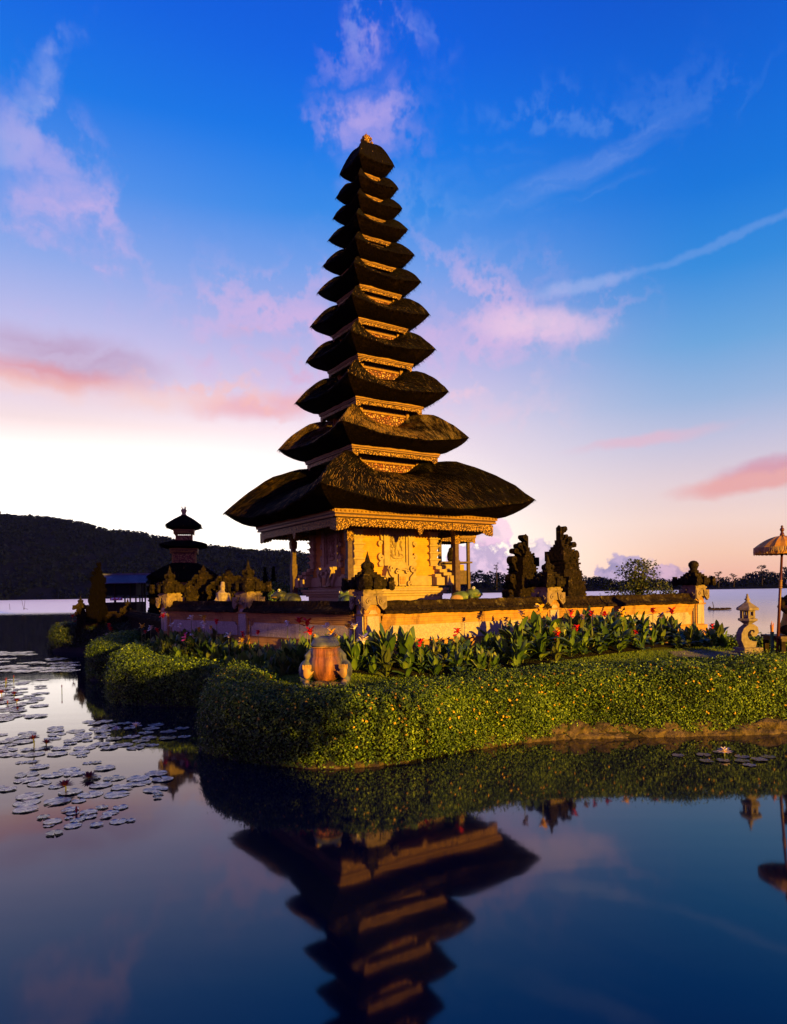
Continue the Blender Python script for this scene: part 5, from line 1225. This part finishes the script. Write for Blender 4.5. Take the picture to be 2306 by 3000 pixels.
# raft and fishing stakes far out
rp = at_z(2108, 1787, 0); t = thing('raft', 'low dark bamboo raft lying on the lake beyond the wall', 'raft', (rp.x, rp.y, 0), R(3))
m = MB()
for k in range(5): m.tube([(-.95, (k - 2) * .12, .09), (0, (k - 2) * .12, .07), (.95, (k - 2) * .12, .10)], .07, 6)
for x in (-.7, -.2, .3, .8): m.tube([(x, -.35, .17), (x, .35, .17)], .04, 5)
m.build('bamboo_deck', 'dirtwood', t); m = MB(); m.tube([(-.5, 0, .15), (-.62, .05, .75)], [.04, .025], 6); m.build('pole', 'dirtwood', t); m = MB(); m.ell((-.92, 0, .2), (.13, .12, .14), 8, 6); m.build('basket', 'dirtwood', t)
for k, (px, lab) in enumerate(((30, 'leftmost lone fishing stake leaning in the bright lake at far left'), (70, 'taller forked fishing stake in the bright lake at left'))):
    p = at_z(px, 1786, 0); t = thing('fishing_stake', lab, 'stake', (p.x, p.y, 0)); m = MB(); m.tube([(0, 0, -.5), (-.1 + .3 * k, 0, 1.0 + .5 * k)], [.035, .02], 5)
    if k: m.tube([(.1, 0, -.5), (-.35, 0, 1.7)], [.03, .02], 5); m.tube([(0, 0, .2), (.7, 0, .05)], [.03, .02], 5)
    m.build('pole', 'dirtwood', t)

# ------------------------------------------------------------------ water lilies
def pad_mesh(seed):
    r = random.Random(seed); m = MB(); n = 44; V = [(0, 0, .004)]; no = r.uniform(.10, .2)
    for j, (q, z) in enumerate(((.5, .004), (.9, .007), (1.0, .010))):
        for i in range(n + 1):
            a = no + (2 * math.pi - 2 * no) * i / n; rr = q * (1 + .02 * math.sin(3 * a + seed)) * (1 + (.035 * (1 if i % 2 else -1) if j == 2 else 0)); V.append((rr * math.cos(a), rr * math.sin(a), z + (.008 * math.sin(5 * a + seed) if j == 2 else 0)))
    Fq = [(0, 1 + i, 2 + i) for i in range(n)]
    for j in range(2):
        for i in range(n): a = 1 + j * (n + 1) + i; Fq.append((a, a + n + 1, a + n + 2, a + 1))
    m.add(V, Fq); o = m.build('lily_pad', 'pad', smooth=True); me = o.data; bpy.data.objects.remove(o); return me
def pad_mat():
    m, t, b = mat('lily_pad_leaf'); co = N(t, 'ShaderNodeTexCoord').outputs['Object']; sp = N(t, 'ShaderNodeSeparateXYZ', inp={0: co})
    a = M(t, 'ARCTAN2', sp.outputs[1], sp.outputs[0]); v = M(t, 'ABSOLUTE', M(t, 'SINE', M(t, 'MULTIPLY', a, 8.0))); n = N(t, 'ShaderNodeTexNoise', inp={0: co, 'Scale': 3.0, 'Detail': 4.0}).outputs[0]
    r = M(t, 'SQRT', M(t, 'ADD', M(t, 'MULTIPLY', sp.outputs[0], sp.outputs[0]), M(t, 'MULTIPLY', sp.outputs[1], sp.outputs[1])))
    c = MIX(t, SMOOTH(t, n, .35, .65), (.13, .14, .17, 1), (.23, .22, .28, 1)); oi = N(t, 'ShaderNodeObjectInfo').outputs['Random']; c = MIX(t, SMOOTH(t, oi, .55, 1.0), c, (.10, .12, .08, 1)); c = MIX(t, M(t, 'MULTIPLY', SMOOTH(t, v, .12, .0), .6), c, (.03, .035, .03, 1)); c = MIX(t, SMOOTH(t, r, .9, .98), c, (.035, .012, .02, 1))
    t.links.new(c, b.inputs['Base Color']); b.inputs['Roughness'].default_value = .2; b.inputs['IOR'].default_value = 1.6; b.inputs['Specular IOR Level'].default_value = .5; setbump(t, b, v, .12, .01); return m
MT['pad'] = pad_mat(); PADS = [pad_mesh(k) for k in range(5)]
NEAR = [(240, 1410, 105), (235, 1457, 110), (345, 1487, 105), (460, 1415, 100), (490, 1515, 65), (610, 1370, 97), (655, 1403, 95), (810, 1440, 80), (885, 1502, 105), (1005, 1440, 100), (1075, 1522, 105), (1215, 1445, 105), (1230, 1482, 108), (1430, 1450, 100), (1375, 1398, 105), (1370, 1540, 115), (1390, 1582, 50), (1385, 1612, 40), (620, 1562, 110), (797, 1582, 115), (1028, 1583, 117), (258, 1600, 118), (505, 1645, 120), (235, 1655, 120), (225, 1715, 112), (695, 1640, 65), (897, 1697, 58), (1060, 1697, 70), (615, 1718, 80), (640, 1746, 60), (780, 1742, 80), (780, 1778, 72), (975, 1743, 75), (930, 1780, 55), (380, 1785, 58), (605, 1790, 40), (680, 1812, 65), (462, 1822, 85), (430, 1855, 50), (640, 1858, 80), (850, 1850, 62), (1040, 1820, 80), (1150, 1812, 45), (480, 1925, 75), (185, 1303, 50), (280, 1297, 48), (350, 1343, 85), (775, 1307, 50), (850, 1302, 45), (920, 1353, 97), (70, 1540, 75), (-30, 1525, 70)]
MIDP = [(240, 1045, 80), (260, 1075, 85), (130, 1093, 80), (50, 1120, 70), (210, 1120, 95), (100, 1145, 60), (75, 1195, 80), (70, 1235, 85), (160, 1242, 55), (305, 1232, 92), (505, 1228, 92), (540, 1178, 87), (330, 1185, 60), (240, 1192, 60), (410, 1168, 60), (745, 1175, 100), (700, 1215, 90), (645, 1108, 88), (440, 1090, 55), (490, 1092, 55), (500, 1055, 80), (490, 1022, 78), (490, 995, 72), (665, 1028, 85), (735, 1052, 80), (725, 1083, 82), (770, 1110, 50), (885, 1080, 65), (885, 1145, 87), (905, 1027, 77), (930, 1056, 50), (870, 1003, 90), (1000, 1095, 75), (1155, 1075, 78), (1240, 1110, 80), (1310, 1085, 70), (1475, 1090, 85), (1620, 1078, 60), (1285, 1040, 70), (1480, 1030, 78), (1600, 1003, 72), (1330, 1005, 78), (1370, 972, 78), (1110, 960, 60), (1140, 1003, 60), (1035, 965, 50), (920, 943, 75), (780, 945, 60), (960, 977, 80), (830, 962, 60), (1085, 1148, 90), (1190, 1175, 80), (1255, 1150, 60), (1340, 1150, 60), (960, 1175, 80), (720, 1245, 50), (620, 1135, 60), (20, 1060, 50), (0, 1175, 70), (-20, 1215, 60)]
RIGHTP = [(1015, 985, 42), (1170, 983, 48), (1265, 965, 40), (1405, 993, 48), (1565, 995, 46), (1190, 1022, 46), (1290, 1018, 42), (1405, 1020, 50), (1510, 1013, 52), (1450, 1045, 42)]
def put_pads(lst, ox, oy, k, where, group):
    P = []
    for (x, y, hw) in lst:
        p = at_z(ox + x / k, oy + y / k, .004); P.append((p, hw / k / F * p.y, x, y))
    P.sort(key=lambda q: q[3]); rows = [P[i:i + 9] for i in range(0, len(P), 9)]
    for ri, row in enumerate(rows):
        row.sort(key=lambda q: q[2]); rn = 'row %s' % ''
        for ci, (p, r, x, y) in enumerate(row):
            o = bpy.data.objects.new('lily_pad', random.choice(PADS)); COL.objects.link(o); o.location = (p.x, p.y, .004 + .002 * ((ci * 7 + ri) % 5)); o.rotation_euler = (random.uniform(-.012, .012), random.uniform(-.012, .012), random.uniform(0, 6.28)); r *= .93; o.scale = (r, r, max(.3, r * 1.8))
            tag(o, '%s lily pad, %s from left in %s row from back, %s' % ('large round' if r > .17 else 'round' if r > .1 else 'small', ORD[ci], ORD[ri], where), 'lily pad', group)
put_pads(NEAR, 0, 1800, 3, 'nearest open-water pads', 'nearest water-lily pads')
put_pads(MIDP, 0, 1800, 3, 'pads beside the hedges', 'middle water-lily pads')
put_pads(RIGHTP, 1500, 1740, 2.084, 'pads round lone white lily', 'right water-lily pads')
for k in range(110):
    if k < 50: px, py = random.uniform(-10, 130) - 8, random.uniform(1985, 2110); px = min(px, 140 - (py - 1985) * .3); lab = 'dim lily pad among the red lilies at the far left'; g = 'far left water-lily pads'
    else: py = random.choice([1913, 1918, 1932, 1938, 1944, 1952, 1958, 1967]) + random.uniform(-2, 2); px = random.uniform(-10, 110 if py < 1925 else 222); lab = 'thin bright lily pad in the farthest drift beside the dark hedge'; g = 'farthest water-lily pads'
    p = at_z(px, py, .004); r = random.uniform(.12, .2) if k < 50 else random.uniform(.2, .32)
    o = bpy.data.objects.new('lily_pad', random.choice(PADS)); COL.objects.link(o); o.location = (p.x, p.y, .004 + .002 * (k % 5)); o.rotation_euler = (random.uniform(-.02, .03), 0, random.uniform(0, 6.28)); o.scale = (r, r, r * 2); tag(o, lab, 'lily pad', g)
MT['lily_red'] = plain('red_lily_petal', (.15, .012, .03), .5); MT['lily_white'] = plain('white_lily_petal', (.75, .62, .55), .5)
def lily(px, py, wpx, wy, mname, label, bud=False):
    """px,py flower centre; wy the pixel where its stem meets the water"""
    w0 = at_z(px, wy, 0); p = at_d(px, py, w0.y); t = thing('water_lily', label, 'water lily', (w0.x, w0.y, 0), random.uniform(0, 6), 'red water lilies' if mname == 'lily_red' else 'white water lilies'); hz = max(.03, p.z); r = wpx / 2 / F * w0.y * 1.45
    m = MB(); m.tube([(0, 0, -.1), (.01, 0, hz * .5), (0, 0, hz - r * .2)], .009, 6); m.build('stem', 'stem', t)
    V = []; Q = []
    for ring, (n, el, L) in enumerate(((11, .25, 1.0), (9, .65, .9), (6, 1.05, .7))):
        for k in range(n):
            a = 2 * math.pi * (k + .5 * ring) / n; e = el + random.uniform(-.1, .1); d = Vector((math.cos(e) * math.cos(a), math.cos(e) * math.sin(a), math.sin(e))); sd = Vector((-math.sin(a), math.cos(a), 0)); up = d.cross(sd); o = len(V); LL = L * r
            for f, ww in ((0, .06), (.35, .13), (.7, .11), (1, .01)): q = d * LL * f + up * -(f ** 2) * LL * .12 + Vector((0, 0, hz - r * .25)); V += [q + sd * ww * r * 1.25, q - sd * ww * r * 1.25]
            for i in range(3): Q.append((o + i * 2, o + i * 2 + 1, o + i * 2 + 3, o + i * 2 + 2))
    np_mesh('petals', np.array([tuple(v) for v in V]), np.array(Q), mname, t, smooth=True)
    m = MB(); m.ell((0, 0, hz - r * .1), (r * .16, r * .16, r * .25), 8, 6); m.build('stamens', 'gold_flower', t)
Z8 = lambda x, y: (x / 3, 1800 + y / 3)
for (x, y, w, wy, mn, lab) in ((295, 1080, 78, 1190, 'lily_red', 'tall red water lily on a long stem over the middle pads'), (412, 1118, 80, 1150, 'lily_red', 'low red water lily right of the tall-stemmed one on the middle pads'), (785, 1412, 118, 1445, 'lily_red', 'wide dark red water lily lying among the nearest pads'), (572, 1485, 120, 1560, 'lily_red', 'orange-red water lily standing over the nearest pads'),
                              (150, 750, 60, 790, 'lily_red', 'open red water lily, right one of the far left drift'), (128, 690, 60, 720, 'lily_red', 'faded red water lily, upper one of the far left drift'), (12, 680, 70, 720, 'lily_red', 'red water lily cut by the left edge of the far left drift'), (155, 822, 36, 840, 'lily_red', 'small red lily below the open red one in the far left drift'),
                              (1020, 1000, 66, 1070, 'lily_white', 'pale pink water lily on a stem beside the hedge reflection'), (1197, 968, 80, 1015, 'lily_white', 'white water lily close under the scalloped bank hedge')):
    a = Z8(x, y); lily(a[0], a[1], w / 3, Z8(x, wy)[1], mn, lab)
a = (1500 + 1298 / 2.084, 1740 + 952 / 2.084); lily(a[0], a[1], 33, 1740 + 990 / 2.084, 'lily_white', 'lone white water lily floating off the right end of the front hedge')
for k, (x, y0, y1) in enumerate(((122, 545, 600), (58, 565, 610), (50, 575, 640), (68, 770, 800), (672, 1715, 1745), (545, 630, 700))):
    a = Z8(x, y1); w0 = at_z(a[0], a[1], 0); h = at_d(a[0], Z8(x, y0)[1], w0.y).z; t = thing('lily_bud', 'closed lily bud on bare stem, ' + ['farthest right in the far left drift', 'second from right in the far left drift', 'leftmost of the far left drift', 'below the faded red lily at far left', 'dark among the nearest small pads', 'alone in the bright open water'][k], 'lily bud', (w0.x, w0.y, 0), 0, 'lily buds')
    m = MB(); m.tube([(0, 0, -.1), (0, 0, h)], .008, 5); m.build('stem', 'stem', t); m = MB(); m.ell((0, 0, h), (.012, .012, .035), 7, 6); m.build('bud', 'lily_red', t)

# ------------------------------------------------------------------ the small three-tiered shrine and its neighbours at left
mc = Vector((-9.16, 30.0, 1.3)); t = thing('small_pagoda', 'small three-tiered thatched shrine tower at left', 'temple tower', mc, R(14)); mm = 30.0 / F
def sz(y): return at_d(543, y, 30).z - 1.3
for i, (wpx, y, an, neck) in enumerate(((236, 1690, .55, 1650), (160, 1597, .43, 1584), (120, 1541, .09, 1509))):
    a0 = wpx / 2 * mm / 1.22; ztp = sz(y); zf = ztp - (.25 if i == 0 else .17)
    rf = thatch_roof('roof', t, a0, an, a0 * (.74 if i == 0 else .6), ztp, zf, sz(neck), -.02, .11 * a0, -.02, 'thatch_dark', nt=8, ns=8, strands=.4, conv=.4, straw=.04)
    eave(rf, a0 * (.74 if i == 0 else .6), zf, zf - (.22 if i == 0 else .19), corner=.04)
for i, (h, za, zb, ) in enumerate(((.47, sz(1652), sz(1618)), (.32, sz(1586), sz(1556)))):
    m = MB()
    if i == 0: m.box(-h * .92, h * .92, -h * .92, h * .92, za, zb)
    else: m.box(-h * .92, h * .92, -h * .92, h * .92, za, za + (zb - za) * .55)
    b = m.build('tier_box', 'redwood', t); m = MB(); square_ring(m, h, .03, za, za + (zb - za) * (.85 if i == 0 else .55)); m.build('carved_panel', 'panel', b); m = MB()
    for cx in (-1, 1):
        for cy in (-1, 1): m.box(cx * h - .03, cx * h + .03, cy * h - .03, cy * h + .03, za, zb + .08)
    m.build('box_frame', 'goldband', b)
m = MB(); z = sz(1512); m.lathe([(.11, z), (.12, z + .06), (.08, z + .1), (.11, z + .18), (.13, z + .26), (.1, z + .3)], 10)
for k in range(9): a = k * .7; m.tube([(.05 * math.cos(a), .05 * math.sin(a), z + .28), (.13 * math.cos(a), .13 * math.sin(a), z + .40 + .03 * (k % 3))], [.02, .006], 4)
m.build('crown_ornament', 'relief', t)
m = MB(); m.box(-.5, .5, -.5, .5, -.2, .4); m.box(-.58, .58, -.58, .58, -.2, .12); m.box(-.36, .36, -.36, .36, .4, sz(1700)); m.build('shrine_body', 'dirtwood', t)
for sx in (-1, 1):
    for sy in (-1, 1): m = MB(); m.box(sx * 1.0 - .045, sx * 1.0 + .045, sy * 1.0 - .045, sy * 1.0 + .045, -.3, sz(1695)); m.build('post', 'dirtwood', t)

tc = at_d(372, 1770, 34.0); t = thing('pavilion', 'open pavilion with a blue-grey tin roof left of the small shrine', 'pavilion', (tc.x, tc.y, .95), R(2)); mm = 34.0 / F
zr0, zr1 = at_d(372, 1708, 34.0).z - .95, at_d(372, 1683, 34.0).z - .95; hw = 72 * mm
m = MB(); n = 46
for k in range(n):   # corrugated sheets, two slopes
    x0, x1 = -hw + 2 * hw * k / n, -hw + 2 * hw * (k + 1) / n; d = .012 if k % 2 else -.012
    for sg in (-1, 1): m.add([(x0, sg * .95, zr0 + d), (x1, sg * .95, zr0 - d), (x1, 0, zr1 - d), (x0, 0, zr1 + d), (x0, sg * .95, zr0 + d - .03), (x1, sg * .95, zr0 - d - .03), (x1, 0, zr1 - d - .03), (x0, 0, zr1 + d - .03)], [(0, 1, 2, 3), (7, 6, 5, 4), (0, 4, 5, 1)])
rf = m.build('roof', 'tin', t); m = MB(); m.box(-hw - .02, hw + .02, -.05, .05, zr1 - .02, zr1 + .05); m.build('ridge_cap', 'tin', rf)
for x in (-48, -20, 24, 40, 58):
    for sy in (-1, 1): m = MB(); m.box(x * mm - .03, x * mm + .03, sy * .7 - .03, sy * .7 + .03, -.3, zr0 + .02); m.build('post', 'dirtwood', t)
m = MB(); m.box(-48 * mm, 38 * mm, -.66, .66, at_d(372, 1744, 34.0).z - .95 - .0, zr0 - .03); m.build('hanging_panel', 'black', t)
m = MB(); m.box(-50 * mm, 40 * mm, -.7, .7, -.3, at_d(372, 1764, 34.0).z - .95); m.build('floor_platform', 'dirtwood', t)
m = MB(); m.box(-50 * mm, 62 * mm, -.73, -.68, at_d(372, 1758, 34.0).z - .95, at_d(372, 1760, 34.0).z - .95 + .03); m.build('rail', 'dirtwood', t)
MT['poster'] = carved('printed_banner', (.5, .06, .1), (.75, .72, .8), 5, (.2, .5), .1, .01, .6, (.1, .3, .55))
q = at_d(348, 1755, 33.2); t = thing('banner', 'small bright printed banner hanging under the tin-roofed pavilion', 'banner', (q.x, q.y - .3, q.z), 0); m = MB(); m.box(-.3, .3, -.01, .01, -.06, .07); m.build('sheet', 'poster', t)

gl2 = at_d(290, 1800, 25.6)
_g = gate_half(gl2.x - .02, 25.8, R(-10), -1, 2.25, 'dark carved gate half standing alone at the far left, before the tin-roofed pavilion', 'dark gates at the left', 21, 'shaded_darkstone'); _g.scale = (.62, .8, 1)
gl3 = at_d(442, 1800, 27); gate_half(gl3.x + .05, 27, R(10), 1, 1.75, 'dark square gate pier between the tin-roofed pavilion and the small shrine', 'dark gates at the left', 33, 'shaded_darkstone')
def low_pillar(px, ytop, d, label, s):
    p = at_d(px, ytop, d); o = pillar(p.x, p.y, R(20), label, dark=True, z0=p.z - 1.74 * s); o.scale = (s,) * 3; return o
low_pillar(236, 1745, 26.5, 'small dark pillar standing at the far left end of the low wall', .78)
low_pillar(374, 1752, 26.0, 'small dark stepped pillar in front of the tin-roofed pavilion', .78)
def low_wall(pa, pb, d0, d1, ztop, label):
    a = at_d(pa, 1800, d0); b = at_d(pb, 1800, d1); return wall(Vector((a.x, a.y)), Vector((b.x, b.y)), label, .1, .1, z0=ztop - .69, scale=.8, mats=('cap', 'darkstone', 'darkstone'))
low_wall(240, 368, 26.5, 26.0, at_d(300, 1795, 26.3).z + 0.05, 'low dark wall between the two small dark pillars at the far left')
low_wall(380, 500, 26.0, 18.5, at_d(440, 1795, 23).z + .02, 'low dark wall running from the small stepped pillar toward the yard')

def carved_shrine(px, ytop, d, w, label, seed, matn='darkstone', base=1.3):
    """stone shrine: stacked plinth, niche block, winged crown and spire"""
    p = at_d(px, ytop, d); h = p.z - base; t = thing('stone_shrine', label, 'shrine', (p.x, d, base), R(25), 'carved stone shrines'); r = random.Random(seed); m = MB()
    for (a, b, q) in ((0, .12, .5), (.12, .3, .38), (.3, .36, .48), (.36, .54, .32), (.54, .6, .45), (.6, .68, .36), (.68, .76, .27), (.76, .84, .18)): m.box(-q * w, q * w, -q * w, q * w, a * h, b * h)
    m.lathe([(.14 * w, .83 * h), (.16 * w, .87 * h), (.08 * w, .9 * h), (.1 * w, .93 * h), (.03 * w, .97 * h), (.005, h)], 8)
    for k in range(40): zz = r.uniform(.05, .9); q = np.interp(zz, [0, .3, .6, .9], [.48, .42, .36, .12]) * w; a = r.uniform(0, 6.28); m.ell((q * math.cos(a), q * math.sin(a), zz * h), (r.uniform(.02, .05),) * 3, 5, 4, 1)
    m.build('tower', [matn, 'moss'], t)
    m = MB()
    for sg in (-1, 1):
        for (v, rr) in ((.62, .17), (.45, .14), (.76, .1)): m.volute((sg * w * (.5 if v < .7 else .3), v * h), rr * w * 1.3, XZ(0), -.1 * w, .1 * w, 1.2, R(80), -sg, rr * w * .45, tail=[(sg * w * .35, (v - .05) * h), (sg * w * .2, (v - .12) * h)])
    m.build('carved_wings', 'moss', t)
carved_shrine(596, 1655, 20.5, .85, 'dark carved spired shrine left of the pagoda, in front of the small shrine roof', 3)
carved_shrine(668, 1662, 19.8, .95, 'broad dark carved shrine with spire behind the left wall, nearer the pagoda', 5)
carved_shrine(700, 1712, 18.0, .5, 'low dark shrine block just left of the gold-lit spired pillar', 9)
carved_shrine(560, 1708, 18.6, .45, 'small gold-speckled carved shrine right of the left corner pillar', 11, 'moss')
MT['statue_stone'] = stone('pale_statue', (.18, .13, .11), (.34, .26, .22), None, 14, .9, .6)
sp_ = at_d(653, 1705, 17.4); t = thing('statue', 'small pale robed figure statue standing behind the left wall', 'statue', (sp_.x, sp_.y, 1.4)); h = sp_.z - 1.4; m = MB()
m.lathe([(.16, -.1), (.15, .1 * h), (.12, .4 * h), (.15, .62 * h), (.16, .74 * h), (.06, .82 * h)], 12); m.ell((0, -.02, .88 * h), (.07, .075, .1), 10, 8); m.ell((0, 0, .97 * h), (.06, .06, .05), 8, 6)
for sg in (-1, 1): m.tube([(sg * .14, 0, .72 * h), (sg * .19, -.06, .56 * h), (sg * .08, -.15, .5 * h)], [.05, .04, .035], 8)
remeshed(m, 'figure', 'statue_stone', t, .018, 2)

def cypress(px, ytop, d, label):
    p = at_d(px, ytop, d); h = p.z - 1.3; t = thing('cypress_tree', label, 'tree', (p.x, p.y, 1.3), 0, 'slim conifers behind the left wall'); m = MB(); m.tube([(0, 0, -.1), (0, 0, h * .9)], [.04, .01], 6); m.build('trunk', 'bark', t)
    n = 1500; z = rng.random(n) ** .8; r = .17 * (1 - z) ** .75 * rng.uniform(.6, 1.05, n); a = rng.uniform(0, 6.28, n); P = np.stack([r * np.cos(a), r * np.sin(a), z * h], 1); Nn = np.stack([np.cos(a), np.sin(a), np.full(n, .5)], 1); V, Q = leaf_arrays(P, Nn, np.full(n, .09), .3, .5); np_mesh('crown', V, Q, 'cypress', t, np.repeat(rng.random(n), 4))
cypress(777, 1664, 21, 'left of two slim dark conifers behind the left wall'); cypress(801, 1662, 21.5, 'right of two slim dark conifers behind the left wall')
p = at_d(822, 1768, 18.5); leaf_bush('bush', 'rounded bright green bush behind the dark grey frog', 'bush', p.x, p.y, p.z - .25, .36, .85, 2600, .06, 'bush', clumps=14)
p = at_d(740, 1765, 19); leaf_bush('bush', 'dim bush half hidden behind the gold-lit spired pillar', 'bush', p.x + .35, p.y, p.z - .3, .3, .7, 1200, .06, 'shrub', clumps=8)
p = at_d(1868, 1768, 19.0)
leaf_bush('shrub', 'open twiggy shrub spreading behind the right wall above the mossy cap', 'shrub', p.x, p.y, p.z - .1, .82, 1.15, 2300, .075, 'shrub', clumps=30, base=.02)
p = at_d(1975, 1750, 18.0); leaf_bush('shrub', 'small loose shrub beside the dark right corner pillar', 'shrub', p.x - .1, p.y, p.z - .3, .3, .6, 380, .07, 'shrub', clumps=7)

# thatched shrine standing behind the tower at right
bc = at_d(1310, 1755, 22.5); t = thing('thatched_shrine', 'low thatched shrine on posts partly hidden behind the right of the tower', 'shrine', (bc.x, bc.y, 1.3), R(24)); z0 = lambda y: at_d(1330, y, 22.5).z - 1.3
rf = thatch_roof('roof', t, .98, .12, .72, z0(1556), z0(1573), z0(1500), 0, .04, .03, 'thatch_sparse', nt=8, ns=8, strands=.5); eave(rf, .72, z0(1573), z0(1591), corner=.05)
m = MB(); m.box(-.62, .62, -.62, .62, z0(1652), z0(1647)); m.box(-.5, .5, -.5, .5, z0(1712), z0(1672)); m.build('altar_shelf', 'post', t)
for sx in (-1, 1):
    for sy in (-1, 1): m = MB(); m.box(sx * .52 - .045, sx * .52 + .045, sy * .52 - .045, sy * .52 + .045, -.3, z0(1574)); m.build('post', 'post', t)
m = MB(); m.box(-.42, .42, -.42, .42, z0(1712), z0(1655)); m.build('altar_block', 'trim', t); m = MB(); m.ell((.1, -.1, z0(1630)), (.12, .12, .22), 10, 8); m.ell((.1, -.1, z0(1612)), (.07, .07, .09), 8, 6); m.build('idol', 'darkstone', t)

# shrubs and tree added out of frame to shade left hedges, wall and cannas
leaf_bush('shrub', 'taller shrub added out of view to shade the front hedge, nearest the tree', 'shrub', 3.95, .5, .4, 1.1, 1.75, 3000, .12, 'shrub', clumps=32)
leaf_bush('shrub', 'lower shrub added out of view to shade the bank hedge, closest to the camera', 'shrub', 2.3, .4, .4, 1.0, 1.72, 2600, .12, 'shrub', clumps=26)
t = thing('added_shade_tree', 'small round-headed tree added out of view to shade the left wall', 'tree', (5.7, .6, .4)); m = MB(); [m.tube([(a_, 0, -.2), (a_ * .7, .05, 1.2), (0, 0, 2.7)], [.032, .03, .028], 7) for a_ in (-.5, 0, .55)]
cs = []
for k in range(26):
    a = random.uniform(0, 6.28); rr = random.random() ** .5; c = (1.15 * rr * math.cos(a), .8 * rr * math.sin(a), 3.05 + random.uniform(-.4, .4) * math.sqrt(1 - .6 * rr * rr)); cs.append(c)
    if k % 3 == 0: m.tube([(.0, 0, 2.4), (c[0] * .5, c[1] * .5, 2.7), c], [.035, .02, .01], 5)
m.build('trunk', 'bark', t); P, Nn, sz_ = crown_cloud(cs, [.36] * 26, 120, 0, .8); V, Q = leaf_arrays(P, Nn, np.full(len(P), .12), .34, .8); np_mesh('crown', V, Q, 'shrub', t, np.repeat(rng.beta(2, 2, len(P)), 4))
